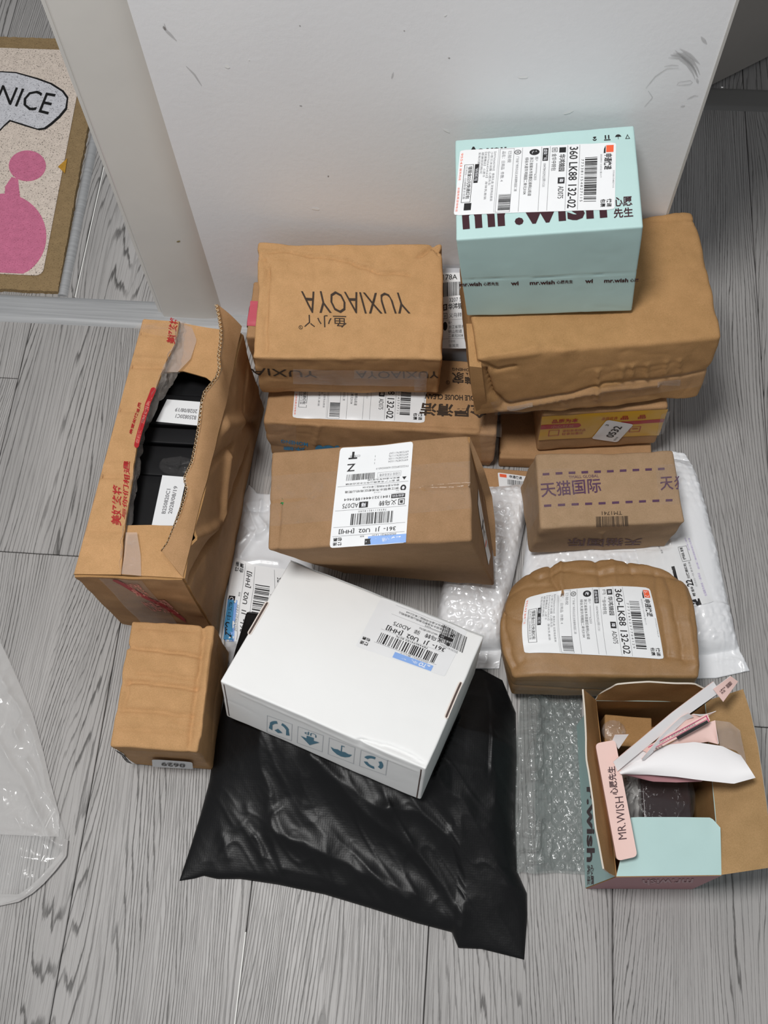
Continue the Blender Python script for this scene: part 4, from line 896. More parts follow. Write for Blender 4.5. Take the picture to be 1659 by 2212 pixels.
# hanging crinkled tape along the left tear
hang = [(266, 1240), (276, 1215), (281, 1160), (287, 1110), (300, 1030), (309, 960), (318, 925), (333, 893), (350, 862), (372, 830), (392, 800), (402, 770), (408, 745), (410, 720), (406, 700)]
tp = thing('loose_tape', tuple(P(300, 1000, .2)), 'crinkled clear tape with red print hanging along the torn carton edge', 'tape') if False else tA
def crk(G):
    G = G.copy(); n, m = G.shape[:2]; q = G.reshape(-1, 3); G[..., 2] += (.004*ridged(q, 60, 4)).reshape(n, m); G[..., 0] += (.002*vn(q, 120, 5)).reshape(n, m); return G
sheet('crinkled_tape', PZ([(x-3, y) for x, y in torn], .2085), PZ(hang, .186, .192), (CRINK, CRINK), tA, 200, 14, .0003, crk)
sheet('clear_tape', PZ([(262, 1240), (268, 1200), (272, 1150)], .2065), PZ([(305, 1244), (304, 1200), (296, 1150)], .2060), (TAPEM, TAPEM), tA, 20, 8, .0003)
sheet('clear_tape', PZ([(388, 693), (382, 735), (368, 775), (352, 803)], .2010), PZ([(412, 700), (425, 735), (412, 775), (384, 804)], .2005), (TAPEM, TAPEM), tA, 20, 8, .0003)
patch('clear_tape', tA, SAl, [(240, 975), (325, 862), (288, 1060), (228, 1180)][0:4] if False else [(300, 700), (392, 712), (386, 735), (296, 722)], TAPE, .0006, round_=0)
patch('clear_tape', tA, SAf, None, TAPEM, .0008, uvq=[(.22, .01), (.62, .01), (.66, .97), (.26, .97)], round_=0, wr=.001)
# red print
print_on('red_tape_print', tA, SAl, [(283, 966), (322, 832), (341, 838), (300, 972)], (140, 20), [Rc(8, 7, 132, 19, 0), Disc(8, 13, 6, 6, 0), Disc(132, 13, 6, 6, 0), T('您购买的宝贝请当面验收', 12, 9, 128, 17, 1)], [RED, REDL], .0009, 4)
print_on('red_tape_print', tA, SAl, [(279, 936), (300, 868), (306, 871), (285, 939)], (90, 9), [T('亲爱的快递员', 0, 0, 90, 9, 0, .02)], [RED], .0009, 4)
print_on('red_tape_print', tA, SAl, [(240, 1136), (244, 1047), (263, 1047), (263, 1136)], (90, 20), [T('美好终将', 0, 0, 90, 20, 0, .018, it=.15)], [RED], .0009, 4)
print_on('red_tape_print', tA, SAl, [(263, 1122), (268, 997), (282, 997), (272, 1122)], (125, 18), [T('与你们相遇', 0, 0, 125, 18, 0, .015, it=.15)], [RED], .0009, 4)
print_on('red_tape_print', tA, SAl, [(358, 742), (368, 686), (386, 688), (379, 744)], (60, 20), [T('美好终将', 0, 0, 60, 20, 0, .018, it=.15)], [RED], .0009, 4)
patch('printed_tape_end', tA, SAl, [(296, 722), (300, 700), (380, 697), (378, 712)], TAPE, .0006, round_=0)
print_on('red_tape_print', tA, SAf, None, (60, 90), [Poly([(0, 2), (8, 0), (58, 66), (54, 78)][0:4]), Poly([(2, 0), (12, 0), (60, 70), (50, 74)]), T('美好终将', 14, 4, 40, 30, 1, .02), T('与你相遇', 26, 34, 56, 62, 1, .02), T('快递', 6, 40, 26, 60, 1, .02)], [RED, REDL], .0012, 6, uvq=[(.33, .02), (.66, .02), (.82, .9), (.5, .9)])
# the black cartons inside
def inner(name, x0, y0, x1, y1, z1, label, sticker=None, rot=0, txt=None):
    V, F = prism([(x0, y0), (x1, y0), (x1, y1), (x0, y1)], .006, z1); t = thing(name, ((x0+x1)/2, (y0+y1)/2, .006), label, 'box', 'black cartons inside the torn box')
    b = Box([(x0+x1)/2, (y0+y1)/2, .006, 0, 0, 0, x1-x0, y1-y0, z1-.006], r=.002, warp=.0004, crump=0, seed=3, step=.01); V, F = b.mesh(); obj('carton_body', V, F, BLACKP, t)
    if sticker:
        S = b.S('top'); p = patch('white_sticker', t, S, sticker, LABEL, .0006, round_=0)
        print_on('sticker_print', p, S, sticker, *txt, LM, .0009)
def YY(px, z=.165): return P(px[0], px[1], z)[1]
y0 = .392; y1 = YY((350, 1026)); y2 = YY((400, 960)); y3 = YY((400, 922)); y4 = YY((400, 860)); y5 = .69
inner('black_carton', -.408, y0, -0.307, y1-.001, .165, 'black carton inside the torn box, nearest the front, white date sticker upright', [(328, 1135), (351, 1027), (403, 1031), (380, 1136)], 0, ((60, 30), [T('B250820C1', 14, 9, 44, 14, 4, .02), T('2028/08/19', 14, 17, 48, 22, 4, .02)]))
inner('black_carton', -.404, y1+.001, -0.303, y2-.001, .160, 'plain black carton inside the torn box under crumpled clear film')
inner('black_carton', -.402, y2+.001, -0.301, y3-.001, .163, 'plain narrow black carton inside the torn box between two others')
inner('black_carton', -.400, y3+.001, -0.297, y4+.004, .166, 'black carton inside the torn box with white sticker reading upside down', [(430, 920), (337, 911), (361, 863), (438, 869)], 0, ((60, 30), [T('B250820C1', 6, 7, 36, 12, 4, .02), T('2028/08/19', 6, 15, 40, 20, 4, .02)]))
inner('black_carton', -.397, y4+.006, -0.291, y5, .150, 'plain black carton deepest inside the torn box, behind the stickered one')
def crumple(name, cx_, cy_, z, rx, ry, h, mat, label, cat, parent=None, seed=1, n=26):
    s, t = np.meshgrid(np.linspace(-1, 1, n), np.linspace(-1, 1, n), indexing='ij'); r = np.sqrt(np.clip(1-s**2*.98, 0, 1)); X = s*rx; Y = t*ry*r
    Q = np.stack([cx_+X.ravel(), cy_+Y.ravel(), 0*X.ravel()], 1); hh = h*np.clip(1-(s**2+t**2*r**2), 0, 1).ravel()**.5*(.5+ridged(Q, 60, seed))
    V = Q+np.stack([.3*hh*vn(Q, 90, 2), .3*hh*vn(Q, 90, 4), z+.0005+hh], 1); o = obj(name, V, grid_faces(n, n), mat, parent, True)
    if parent is None: tag(o, label, cat)
    return o
q = P(385, 1006, .165); crumple('crumpled_film', q[0], q[1],   .163, .024, .013, .009, SHRINK, 'scrap of crumpled clear film on the black cartons', 'film', None, 3)

# ================================================================ soft bags
class Bag:
    def __init__(s, left, right, bottom, top, n, m, hfun, z0=.0025, px=True, tz=0):
        cv = (lambda p: [P(x, y, tz)[:2] for x, y in p]) if px else (lambda p: p)
        Lf, Rt, Bo, To = [resample(cv(c), k) for c, k in ((left, m), (right, m), (bottom, n), (top, n))]
        u = np.linspace(0, 1, n)[:, None, None]; v = np.linspace(0, 1, m)[None, :, None]
        G = (1-v)*Bo[:, None]+v*To[:, None]+(1-u)*Lf[None]+u*Rt[None]-((1-u)*(1-v)*Bo[0]+u*(1-v)*Bo[-1]+(1-u)*v*To[0]+u*v*To[-1])
        Uu, Vv = np.broadcast_arrays(u[..., 0], v[..., 0]); s.n, s.m = n, m
        Z = hfun(G.reshape(-1, 2), Uu.ravel().copy(), Vv.ravel().copy()).reshape(n, m)
        s.G = np.concatenate([G, np.maximum(Z, .0008)[..., None]], 2); s.z0 = z0
    def mesh(s):
        n, m = s.n, s.m; B = s.G.copy(); B[..., 2] = .0003; V = np.concatenate([s.G.reshape(-1, 3), B.reshape(-1, 3)]); f = grid_faces(n, m)
        per = [i*m for i in range(n)]+[(n-1)*m+j for j in range(1, m)]+[i*m+m-1 for i in range(n-2, -1, -1)]+[j for j in range(m-2, 0, -1)]
        F = [tuple(x) for x in f]+[tuple(x[::-1]+n*m) for x in f]+[(per[k], per[(k+1) % len(per)], per[(k+1) % len(per)]+n*m, per[k]+n*m) for k in range(len(per))]
        return V, [x[::-1] if i >= 2*len(f) else x for i, x in enumerate(F)]
    def S(s):
        G = s.G; n, m = s.n, s.m
        def f(uv, off=0.):
            uv = np.asarray(uv, float); x = np.clip(uv[:, 0], 0, 1)*(n-1); y = np.clip(uv[:, 1], 0, 1)*(m-1); i = np.clip(x.astype(int), 0, n-2); j = np.clip(y.astype(int), 0, m-2); a = (x-i)[:, None]; b = (y-j)[:, None]
            p = (G[i, j]*(1-a)+G[i+1, j]*a)*(1-b)+(G[i, j+1]*(1-a)+G[i+1, j+1]*a)*b
            e = uv-np.clip(uv, 0, 1); p = p+np.stack([e[:, 0]*.2, e[:, 1]*.3, 0*e[:, 0]], 1); return p+np.array([0, 0, off])
        f.span = (1, 1); return f
def dome(s, t, p=6, q=.5): return (np.clip(1-np.abs(2*s-1)**p, 0, 1)*np.clip(1-np.abs(2*t-1)**p, 0, 1))**q
def folds(XY, lines, z=.03, fw=1., fa=1.):
    h = 0
    for pts, a, w in lines:
        w = w*fw; a = a*fa
        q = [P(x, y, z)[:2] for x, y in pts]; Q3 = np.c_[XY, XY[:, 0]*0]; XYw = XY+.004*np.stack([vn(Q3, 30, 1), vn(Q3, 30, 2)], 1)
        d = pdist(XYw, q); h = h+a*np.exp(-(d/w)**1.35)
    return h
def b3(XY): return np.c_[XY, XY[:, 0]*0]
def bubbles(XY, pitch, r, h, ang=.1, seed=0):
    c, s = math.cos(ang), math.sin(ang); X = (XY[:, 0]*c-XY[:, 1]*s)/pitch; Y = (XY[:, 0]*s+XY[:, 1]*c)/(pitch*.866); j = np.round(Y); i = np.round(X-.5*(j % 2))
    d = np.hypot((X-i-.5*(j % 2))*pitch, (Y-j)*pitch*.866); k = .6+.4*_hash(i.astype(int), j.astype(int), 0, seed)
    k2 = .5+.5*_hash(i.astype(int), j.astype(int), 3, seed); return h*k*np.sqrt(np.clip(1-(d/r)**2, 0, 1))*(1-.75*k2*np.exp(-(d/(.45*r))**2))

# black bag
zp = lambda *a: [(360+.5063*x, 1500+.5064*y) for x, y in a]
BF = [(zp((400, 190), (420, 350), (440, 480), (520, 600), (660, 680)), .007, .008), (zp((630, 270), (700, 360), (820, 470), (920, 570), (1010, 650)), .007, .007), (zp((660, 290), (740, 380), (860, 450), (930, 490)), .005, .006),
      (zp((440, 560), (600, 660), (780, 720), (900, 790), (1020, 870)), .007, .008), (zp((430, 600), (480, 740)), .004, .004), (zp((370, 600), (392, 700)), .004, .003), (zp((240, 600), (252, 680)), .003, .003), (zp((610, 360), (580, 500), (680, 610)), .006, .010),
      (zp((950, 490), (1000, 600), (1100, 720), (1190, 830), (1250, 930)), .010, .008), (zp((960, 480), (1060, 500), (1190, 600), (1225, 570), (1190, 440), (1150, 380)), .006, .007), (zp((1150, 380), (1260, 460), (1340, 610), (1420, 720), (1480, 820)), .007, .009),
      (zp((1100, 350), (1210, 310), (1340, 335)), .008, .008), (zp((1140, 290), (1250, 205), (1370, 180), (1490, 235)), .008, .008), (zp((1362, 180), (1385, 300), (1405, 470)), .006, .005), (zp((1380, 560), (1460, 700), (1485, 820)), .006, .007),
      (zp((200, 765), (400, 775), (640, 850), (900, 925), (1200, 1005)), .004, .006), (zp((870, 740), (960, 800), (1110, 890), (1240, 990)), .006, .008), (zp((490, 740), (640, 780), (760, 810)), .004, .007), (zp((340, 480), (360, 510), (345, 530)), .002, .003),
      (zp((560, 440), (470, 460), (430, 330)), -.004, .012), (zp((980, 640), (1080, 760), (1180, 900)), -.006, .012), (zp((1260, 640), (1330, 760), (1400, 900)), .004, .012), (zp((1460, 380), (1430, 520), (1500, 640)), .005, .008)]
def hS(XY, s, t):
    Q = b3(XY); base = dome(s, t, 5, .55); z = .012+.050*np.exp(-((t-.62)/.34)**2)
    z = z*np.where(s < .25, .75+s, 1); back = np.clip((t-.72)/.28, 0, 1); z = z*(1-.75*back)
    QR = np.c_[XY[:, 0]*.8+XY[:, 1]*.6, (XY[:, 1]*.8-XY[:, 0]*.6)*.35, XY[:, 0]*0]; w = .0045*vn(Q, 9, 3)+.0022*ridged(QR, 22, 3)+.0005*ridged(QR, 60, 6)
    keep = 1-.9*np.clip((t-.55)/.1, 0, 1)*((s < .9))
    tip = .024*np.clip((t-.74)/.08, 0, 1)*np.clip((.22-s)/.08, 0, 1)*np.clip(s/.02, .1, 1)*np.clip((1-t)/.03, .1, 1); return under(XY, tip+base*(z+(w+folds(XY, BF, .03, 1.75, .85)*.9)*keep)+.0015, [bC])
bS = Bag([(388, 1903), (412, 1830), (435, 1755), (452, 1690), (462, 1620), (474, 1560), (500, 1440), (533, 1318)], [(1132, 2073), (1139, 1975), (1138, 1930), (1118, 1885), (1113, 1760), (1116, 1640), (1114, 1540), (1085, 1470)],
         [(388, 1903), (420, 1898), (440, 1892), (470, 1899), (520, 1899), (600, 1911), (700, 1932), (800, 1962), (900, 1994), (976, 2014), (990, 2048), (1040, 2050), (1132, 2073)], [(533, 1318), (640, 1340), (800, 1390), (960, 1430), (1040, 1446), (1085, 1470)], 200, 210, hS)
V, F = bS.mesh(); o = obj('black_poly_mailer', V, F, BLACKBAG, None); tag(o, 'large black plastic mailer on the floor, folded and glossy, under the white carton', 'bag')

# silver bubble mailers
def hQ(XY, s, t):
    Q = b3(XY); z = .040*dome(s, np.clip((t-.09)/.91, 0, 1), 8, .5)
    z = np.maximum(z, .004)+bubbles(XY, .0115, .0042, .0022, .15)*(t > .12)+.0012*ridged(Q, 45, 3)
    z += np.where(t < .10, .002*vn(Q, 60, 4), 0); return under(XY, np.maximum(z, .001), [bC, bD, bO])
bQ = Bag([(928, 1442), (942, 1345), (950, 1290), (1010, 1060)], [(1078, 1445), (1098, 1300), (1120, 1200), (1150, 1050)], [(928, 1442), (1000, 1446), (1078, 1445)], [(1012, 1062), (1060, 1064), (1100, 1062), (1150, 1058)], 110, 220, hQ)
V, F = bQ.mesh(); o = obj('bubble_mailer', V, F, SILVER, None); tag(o, 'narrow silvery bubble mailer squeezed under the middle brown carton', 'bag')
def hP(XY, s, t):
    Q = b3(XY); z = .030*dome(s, np.clip((t-.10)/.86, 0, 1), 7, .5)
    lab = np.exp(-(((s-.86)/.10)**4))*np.exp(-(((t-.52)/.22)**4))
    k = .45+.55*np.clip((s-.9)/.05, 0, 1)+.6*np.exp(-((t-.24)/.13)**2)
    z = np.maximum(z, .003)+bubbles(XY, .0105, .0038, .0018, .1, 2)*(1-lab)*(t > .15)*.9+.0022*ridged(Q, 30, 8)*k*(1-lab)+.0012*ridged(Q, 70, 3)*k*(1-lab)
    z += np.where(t < .12, .0015*vn(Q, 40, 4), 0); return under(XY, np.maximum(z, .001), [bN, bO])
bP = Bag([(1108, 1452), (1120, 1300), (1140, 1150), (1160, 1010)], [(1618, 1450), (1597, 1408), (1572, 1310), (1548, 1200), (1521, 1100), (1505, 1040), (1494, 1008)], [(1108, 1452), (1300, 1462), (1500, 1467), (1545, 1466), (1618, 1450)], [(1160, 1010), (1300, 990), (1450, 977), (1478, 982), (1494, 1008)], 190, 200, hP)
V, F = bP.mesh(); tP = thing('bubble_mailer', P(1400, 1300, 0), 'wide white bubble mailer on the floor at right, label with 22 in big print', 'bag'); obj('mailer_body', V, F, SILVER, tP)
SP = bP.S(); lq = [(1408, 1330), (1370, 1180), (1494, 1158), (1542, 1300)]
pp = patch('shipping_label', tP, SP, lq, LABEL, .0012, round_=.03)
print_on('label_print', pp, SP, lq, (76, 60), [T('领', 10, 42, 14, 45, 0, .03), T('现金', 15, 42, 21, 45, 0, .02), T('22', 21.5, 39.5, 29, 46, 0, .03), T('元快递红包', 30, 42, 47, 45, 0, .02), T('打开扫一扫 更多优惠', 20, 47.5, 48, 49.5, 4), Fr(49, 42, 66, 51, .3), T('扫码', 51, 43.5, 59, 46.5, 0, .02), T('直领', 60, 43.5, 65, 46.5, 0, .02),
         Rc(0, 38, 7, 47), Ring(6, 42, 1.4, 3, 3), Rc(0, 30, 46, 33), T('快递单号查询', 62, 24, 74, 26, 4), T('全国服务热线 一通电话', 8, 53, 34, 55.5, 5), T('请扫描二维码领取快递红包优惠', 38, 55, 74, 57, 5), T('请扫描二维码', 60, 51.5, 75, 53, 5)], [INK, REDO, BLUEL, WINK, INKG, flat('lilac_ink', (.45, .36, .62), .5)], .0016, 6)

# R: white courier bag between the boxes
RF = [([(528, 1095), (556, 1098), (576, 1094)], -.004, .003), ([(530, 1080), (540, 1120), (552, 1140), (545, 1155)], .004, .004), ([(522, 1130), (538, 1150), (512, 1175)], .004, .004), ([(560, 1075), (552, 1110), (575, 1130)], .004, .004), ([(575, 1135), (540, 1165), (520, 1200)], .004, .006), ([(520, 1215), (560, 1210), (600, 1215)], .002, .004), ([(512, 1190), (518, 1230), (505, 1300)], .002, .004), ([(490, 1370), (510, 1390), (520, 1420)], .005, .004), ([(500, 1350), (515, 1400)], .004, .004)]
def hR(XY, s, t):
    Q = b3(XY); z = .014*dome(s, t, 4, .5)*(.5+.5*np.exp(-((t-.4)/.35)**2)); z = z*np.where(s > .55, 1-.9*(s-.55), 1)
    return np.maximum(z+folds(XY, RF, .015)+.0012*ridged(Q, 35, 5)*(np.abs(t-.45) > .25)+.0006*vn(Q, 30, 2), .001) if False else under(XY, np.maximum(z+folds(XY, RF, .015)+.0012*ridged(Q, 35, 5)*(np.abs(t-.45) > .25)+.0006*vn(Q, 30, 2), .001), [bC, bD])
bR = Bag([(497, 1445), (488, 1400), (484, 1350), (488, 1300), (497, 1240), (505, 1190), (518, 1128), (520, 1085), (538, 1048)], [(640, 1450), (680, 1380), (690, 1280), (660, 1160), (625, 1062)], [(497, 1445), (560, 1450), (640, 1450)], [(538, 1048), (546, 1055), (556, 1066), (580, 1068), (625, 1062)], 90, 150, hR)
V, F = bR.mesh(); tR = thing('white_poly_mailer', P(560, 1240, 0), 'white plastic courier bag with blue logo and label, between torn box and middle carton', 'bag'); obj('mailer_body', V, F, WHITEBAG, tR)
SR = bR.S(); rq = [(486, 1386), (508, 1206), (632, 1232), (612, 1410)]
pr_ = patch('shipping_label', tR, SR, rq, LABEL, .0012, round_=.03)
print_on('label_print', pr_, SR, rq, (76, 54), scale([x for x in zto('789449208865522', 17, False)], 1, .95), LM, .0016, 5)
print_on('blue_logo', pr_, SR, [(483, 1382), (494, 1296), (506, 1298), (503, 1384)], (40, 9), [Rc(0, 0, 40, 9), T('ZTO', 2, 1, 18, 8, 1, .03, it=.2), T('中通', 20, 2, 38, 7, 1)], [flat('logo_blue', (.08, .30, .55), .35), INK], .0022, 4)

# bubble wrap sheet
def hT(XY, s, t):
    Q = b3(XY); roll = .016*np.exp(-((s-.25)/.16)**2)*(.75+.25*vn(Q, 20, 3)); crn = .011*ridged(Q, 50, 5)*np.exp(-((s-.27)/.20)**2)
    return np.maximum(.004+roll+crn+bubbles(XY, .0125, .0048, .0035, .02, 5)*(.6+.4*(s > .45))+.001*vn(Q, 70, 4), .002)
tT = thing('bubble_wrap', P(1190, 1700, 0), 'sheet of clear bubble wrap between the black mailer and the open mint box', 'packaging')
bT = Bag([(1111, 1891), (1110, 1800), (1108, 1700), (1113, 1600), (1124, 1508)], [(1264, 1890), (1262, 1800), (1258, 1700), (1256, 1600), (1254, 1510)], [(1111, 1891), (1125, 1885), (1150, 1890), (1200, 1886), (1264, 1890)], [(1124, 1508), (1160, 1500), (1200, 1512), (1254, 1510)], 130, 260, hT)
obj('wrap_sheet', bT.G.reshape(-1, 3), grid_faces(130, 260), WRAP, tT); 
G2 = bT.G.copy(); G2[..., 2] = .0015+.2*G2[..., 2]; G2 = G2[40:, 4:-4][::2, ::2]; obj('under_layer', G2.reshape(-1, 3), grid_faces(*G2.shape[:2]), WRAP, tT)

# clear plastic bag at the left edge
VF = [([(-10, 1470), (40, 1530), (75, 1600), (95, 1680), (120, 1760), (146, 1830)], .004, .003), ([(-10, 1590), (30, 1650), (70, 1720), (110, 1800), (146, 1840)], .006, .004), ([(-10, 1680), (50, 1700), (100, 1770)], .005, .004), ([(35, 1590), (45, 1560), (70, 1550)], .005, .003), ([(30, 1570), (42, 1600)], .004, .003), ([(-10, 1800), (60, 1800), (110, 1808), (140, 1820)], .006, .004), ([(0, 1932), (60, 1930), (100, 1885), (143, 1850)], .006, .004), ([(0, 1950), (50, 1945), (90, 1915)], .004, .003),
      ([(0, 1500), (50, 1540), (90, 1620)], .003, .004), ([(-5, 1440), (20, 1500)], .004, .004), ([(35, 1770), (50, 1790), (90, 1797)], .004, .002), ([(60, 1640), (90, 1700), (110, 1730)], .005, .003)]
def hV(XY, s, t):
    Q = b3(XY); return np.maximum(.004+.012*dome(s, t, 2, .7)+folds(XY, VF, .01)+.003*ridged(Q+.01*np.stack([vn(Q, 8, 1), vn(Q, 8, 2), 0*s], 1), 12, 3)+.0008*ridged(Q, 50, 7), .001)
tV = thing('clear_plastic_bag', P(20, 1700, 0), 'empty clear plastic bag lying on the floor at the left edge', 'bag')
bV = Bag([(-90, 1975), (-110, 1700), (-80, 1330)], [(143, 1850), (147, 1815), (132, 1762), (112, 1690), (98, 1630), (75, 1545), (48, 1480), (15, 1405), (0, 1372)], [(-90, 1975), (0, 1957), (60, 1938), (95, 1910), (143, 1850)], [(-80, 1330), (-40, 1345), (0, 1372)], 110, 150, hV)
obj('bag_film', bV.G.reshape(-1, 3), grid_faces(110, 150), CLEAR, tV)
bV2 = Bag([(-90, 1850), (-110, 1700), (-80, 1330)], [(128, 1808), (130, 1762), (110, 1690), (96, 1630), (73, 1547), (46, 1483), (12, 1408), (-3, 1378)], [(-90, 1850), (0, 1803), (60, 1806), (128, 1808)], [(-80, 1330), (-40, 1350), (-3, 1378)], 60, 60, lambda XY, s, t: .0012+.002*np.abs(vn(b3(XY), 20, 3)))
obj('printed_lining', bV2.G.reshape(-1, 3), grid_faces(60, 60), CLOUD, tV)
hem = resample([P(x, y, .006) for x, y in [(-60, 1962), (0, 1957), (40, 1948), (70, 1930), (95, 1908), (120, 1880), (143, 1850), (147, 1815)]], 60); hem2 = resample([P(x, y, .009) for x, y in [(-60, 1940), (0, 1932), (40, 1932), (65, 1915), (88, 1893), (112, 1866), (134, 1838), (138, 1812)]], 60)
sheet('bag_hem', hem, hem2, (CLOUD, CLOUD), tV, 60, 6, .0008, wr=.0012)

# ================================================================ U: open mint box, bottom right
tU = thing('open_mint_box', (.243, .193, 0), 'open mint green box at lower right, kraft flaps spread, packing inside', 'box')
UFL, UFR, UBL, UBR = P(1331, 1893, .139), P(1558, 1890, .137), P(1286, 1512, .137), P(1524, 1515, .134)
ufl, ufr = P(1266, 1918, .0005), P(1495, 1919, .0005); ubl, ubr = np.array([.176, .285, .0005]), np.array([.298, .293, .0005])
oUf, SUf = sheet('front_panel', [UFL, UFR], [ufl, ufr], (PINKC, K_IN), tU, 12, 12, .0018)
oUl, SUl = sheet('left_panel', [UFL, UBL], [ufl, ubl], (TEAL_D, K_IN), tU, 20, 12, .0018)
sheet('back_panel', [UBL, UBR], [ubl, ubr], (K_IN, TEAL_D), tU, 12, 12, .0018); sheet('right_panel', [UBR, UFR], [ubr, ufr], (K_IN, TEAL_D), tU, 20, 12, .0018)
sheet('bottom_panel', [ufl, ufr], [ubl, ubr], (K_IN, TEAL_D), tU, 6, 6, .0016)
print_on('side_lettering', tU, SUl, [(1285, 1700), (1285, 1862), (1268, 1862), (1268, 1700)], (140, 20), [T('r.wish', 0, 0, 140, 20, 0, .03)], [INKWINE], .0006)
print_on('side_lettering', tU, SUl, [(1283, 1868), (1283, 1912), (1269, 1912), (1269, 1868)], (40, 20), [T('心愿', 0, 0, 40, 9, 0, .02), T('先生', 0, 11, 40, 20, 0, .02)], [INKWINE], .0006)
print_on('front_lettering', tU, SUf, [(1495, 1912), (1390, 1913), (1388, 1895), (1500, 1893)], (100, 20), [T('mr.wish', 0, 2, 100, 16, 0, .02)], [flat('pale_rose_ink', (.52, .34, .36), .6)], .0006)
# flaps
lf = PZ([(1258, 1489), (1262, 1560), (1268, 1640), (1276, 1700), (1286, 1790), (1303, 1878)], .196)
sheet('left_flap', [UBL, (UBL+UFL)/2, UFL], [P(1258, 1489, .19)]+lf[1:-1]+[P(1303, 1878, .19), P(1316, 1886, .165)], (K_IN, TEAL, BOARD), tU, 40, 14, .0018, wr=.001, seed=3)
sheet('back_flap', [UBL, UBR], [P(1293, 1500, .15), P(1331, 1477, .192), P(1400, 1472, .198), P(1500, 1478, .196), P(1528, 1492, .185)], (K_IN, TEAL, BOARD), tU, 40, 12, .0018, wr=.0006, seed=4)
sheet('right_flap', [UFR, UBR], [P(1676, 1872, .150), P(1659, 1760, .168), P(1650, 1690, .172), P(1638, 1610, .172), P(1622, 1540, .168), P(1606, 1490, .155)], (kraft('kraft_flap', (.43, .27, .13)), TEAL, BOARD), tU, 40, 16, .0018, wr=.0012, seed=5)
oUx, SUx = sheet('front_flap', [UFL, UFR], [P(1362, 1766, .145), P(1380, 1765, .145), P(1460, 1765, .145), P(1533, 1766, .144), P(1540, 1770, .144), P(1556, 1788, .144)], (TEAL, K_IN, BOARD), tU, 60, 16, .0018, wr=.0004, seed=6)
# things in it
bW = Box([.262, .190, .012, .06, 0, 0, .055, .075, .095], r=.003, warp=.0005, crump=.0, seed=2, step=.006)
tW = thing('wine_coloured_carton', bW.base(), 'dark wine carton in shrink film inside the open mint box', 'box'); V, F = bW.mesh(); obj('carton_body', V, F, WINE, tW)
q = P(1440, 1720, .11); crumple('shrink_film', q[0], q[1], .108, .032, .042, .005, SHRINK, '', '', tW, 8, 34)
q = P(1372, 1715, .09); crumple('clear_film', q[0]-.006, q[1], .075, .020, .038, .022, MILKY, 'crumpled milky plastic film inside the open mint box, beside the pink strip', 'film', None, 9, 30)
bX = Box([.222, .262, .012, .0, 0, 0, .055, .036, .090], r=.002, warp=.001, crump=.0005, seed=22, step=.004)
tX = carton('kraft_insert', bX, bX.base(), 'folded kraft insert standing at the back inside the open mint box', K_IN, cat='packaging')
q = P(1325, 1600, .10); crumple('tape_scrap', q[0], q[1]+.01, .103, .014, .013, .010, TAPEM, '', '', tX, 11, 20)
# slim pink box
pq = [P(1286, 1606, .170), P(1329, 1598, .172), P(1377, 1850, .160), P(1333, 1860, .158)]
tK1 = thing('slim_pink_box', P(1332, 1740, .150), 'slim pale pink box lettered MR.WISH, lying along the left flap of the mint box', 'box')
def hexa(pq, th, r=.0025, n=12, m=30):
    c = [np.array(p) for p in pq]; s, t = np.meshgrid(np.linspace(0, 1, n), np.linspace(0, 1, m), indexing='ij')
    top = (c[3]*(1-s[..., None])+c[2]*s[..., None])*(1-t[..., None])+(c[0]*(1-s[..., None])+c[1]*s[..., None])*t[..., None]
    return top
nrm = np.cross(pq[1]-pq[0], pq[3]-pq[0]); nrm /= -np.linalg.norm(nrm); nrm = nrm if nrm[2] > 0 else -nrm
oK, SK1 = sheet('box_face', [pq[3], pq[0]], [pq[2], pq[1]], (PINKL, PINKL), tK1, 40, 12, .001)
n_ = 8; rimp = []
def roundq(pq, r=.005, n=5):
    out = []
    for i in range(4):
        a, b, c = pq[i-1], pq[i], pq[(i+1) % 4]; u = (a-b)/np.linalg.norm(a-b); v = (c-b)/np.linalg.norm(c-b)
        for k in range(n+1): t = k/n; out.append((b+u*r)*(1-t)**2+2*b*t*(1-t)+(b+v*r)*t*t)
    return out
bpy.data.objects.remove(oK)
rq_ = np.array(roundq(pq)); nr = len(rq_); V = np.concatenate([rq_, rq_-nrm*.013]); obj('box_body', V, [tuple(range(nr)), tuple(range(2*nr-1, nr-1, -1))]+[(i, nr+i, nr+(i+1) % nr, (i+1) % nr) for i in range(nr)], PINKL, tK1, False)
print_on('box_lettering', tK1, SK1, [(1336, 1814), (1328, 1722), (1346, 1720), (1354, 1812)], (90, 12), [T('MR.WISH', 0, 0, 90, 12, 0, -.004)], [INKWINE], .0002)
print_on('box_lettering', tK1, SK1, [(1318, 1718), (1312, 1656), (1329, 1655), (1336, 1716)], (56, 13), [T('心愿先生', 0, 0, 56, 13, 0, .02)], [INKWINE], .0002)
sheet('end_tab', [P(1322, 1600, .166), P(1328, 1587, .172)], [P(1336, 1618, .160), P(1358, 1586, .168)], (WPAPER, PINKL), tK1, 8, 6, .0006)
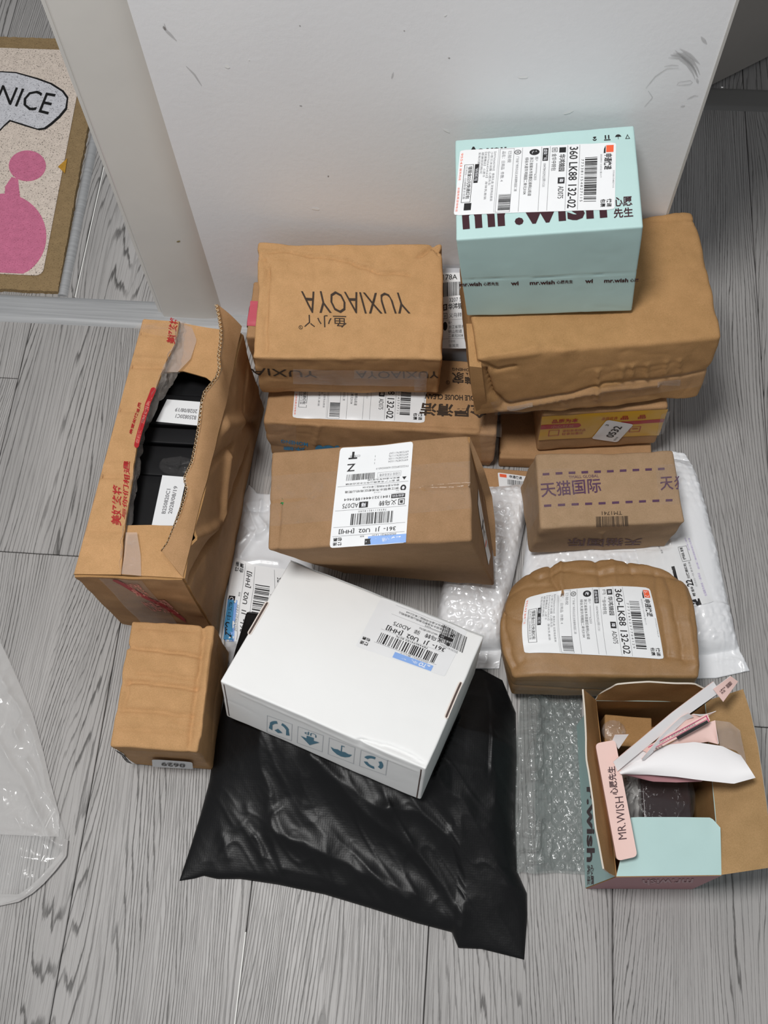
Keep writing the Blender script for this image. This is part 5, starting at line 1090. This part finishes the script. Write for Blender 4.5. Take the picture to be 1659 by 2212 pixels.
# ripped open pink and white carton
tY = thing('ripped_carton', P(1450, 1600, .15), 'ripped-open white and pink paper carton resting across the open mint box', 'box')
rl = [(1325, 1650), (1352, 1628), (1400, 1586), (1450, 1545), (1500, 1506), (1540, 1476)]
ru = [(1331, 1664), (1362, 1640), (1392, 1618)]
zt = lambda pts, z0, z1: PZ(pts, z0, z1)
sheet('carton_spine', zt([(1325, 1645), (1352, 1623), (1450, 1540), (1541, 1472)], .175, .215), zt([(1334, 1666), (1364, 1640), (1460, 1562), (1556, 1494)], .170, .205), (WPAPER, PINKL), tY, 30, 6, .0008)
sheet('carton_inside', zt([(1380, 1606), (1440, 1560), (1500, 1512), (1542, 1476)], .172, .209), zt([(1388, 1617), (1450, 1572), (1512, 1528), (1556, 1494)], .150, .185), (BLACKP, PINKL), tY, 30, 6, .0008)
oe, SEt = sheet('end_tab', zt([(1540, 1488), (1578, 1460)], .212, .218), zt([(1562, 1516), (1594, 1472)], .205, .212), (PINKL, WPAPER), tY, 8, 6, .0008)
print_on('tab_print', tY, SEt, [(1553, 1493), (1578, 1470), (1583, 1476), (1560, 1500)], (30, 10), [T('心愿先生', 0, 0, 14, 4, 0, .02), T('先生', 0, 5, 10, 10, 0, .02), Bars(16, 0, 29, 10, 3)], [INKWINE], .0004)
sheet('carton_end', zt([(1324, 1646), (1352, 1622), (1384, 1596)], .174, .186), zt([(1346, 1673), (1372, 1655), (1399, 1630)], .165, .178), (WPAPER, PINKL), tY, 10, 6, .0008)
# big curling white panel
up = zt([(1338, 1668), (1390, 1634), (1440, 1609), (1500, 1603), (1560, 1612), (1600, 1632)], .172, .188); lo = zt([(1345, 1672), (1400, 1673), (1460, 1678), (1520, 1686), (1585, 1693), (1632, 1680)], .168, .196)
md = zt([(1340, 1674), (1395, 1655), (1450, 1645), (1510, 1645), (1575, 1655), (1620, 1660)], .176, .200)
sheet('curled_white_panel', up, lo, (WPAPER, PINKL), tY, 50, 20, .0006, mid=md)
sheet('torn_inner_panel', zt([(1395, 1622), (1430, 1590), (1470, 1560), (1497, 1542), (1512, 1546)], .180, .200), zt([(1398, 1628), (1440, 1606), (1480, 1580), (1520, 1552), (1546, 1535)], .176, .196), (PINKL, WPAPER), tY, 30, 8, .0006, wr=.0012)
sheet('paper_edge', zt([(1385, 1640), (1425, 1592), (1470, 1548), (1486, 1540)], .186, .204), zt([(1392, 1642), (1436, 1600), (1480, 1555), (1498, 1548)], .180, .198), (WPAPER, PINKL), tY, 24, 5, .0006, wr=.001)
sheet('pink_panel', zt([(1440, 1611), (1480, 1585), (1525, 1562), (1545, 1556)], .178, .186), zt([(1500, 1606), (1530, 1602), (1552, 1608), (1552, 1606)], .176, .186), (PINKL, WPAPER), tY, 20, 10, .0006)
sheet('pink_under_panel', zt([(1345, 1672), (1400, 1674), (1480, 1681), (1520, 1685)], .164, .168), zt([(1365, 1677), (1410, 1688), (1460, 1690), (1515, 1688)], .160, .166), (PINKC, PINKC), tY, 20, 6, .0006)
ol, SLb = sheet('printed_strip', zt([(1386, 1620), (1440, 1588), (1500, 1555), (1528, 1541)], .184, .202), zt([(1402, 1628), (1450, 1602), (1505, 1574), (1534, 1556)], .182, .200), (PINKL, WPAPER), tY, 24, 6, .0005)
print_on('strip_print', tY, SLb, [(1398, 1612), (1526, 1543), (1534, 1560), (1410, 1628)], (150, 18), [Rc(0, 2, 150, 3.2, 0), Rc(0, 9, 150, 10, 0), Rc(147, 2, 149, 16, 0), T('MIGHTY AROMA SERIES', 20, 4, 118, 8, 2), Rc(66, 11, 146, 17, 1), T('某某·发心的礼物', 92, 12, 142, 16.4, 3), T('心愿先生', 4, 11, 30, 16, 1)], [MAG, INK, INKG, WINK], .0005)
sheet('clear_window', zt([(1545, 1556), (1575, 1560), (1598, 1578)], .186, .17), zt([(1555, 1612), (1590, 1622), (1612, 1650)], .18, .172), (TAPEM, TAPEM), tY, 14, 10, .0004, wr=.001)

# scraps on the floor: one dark hair and a few crumbs
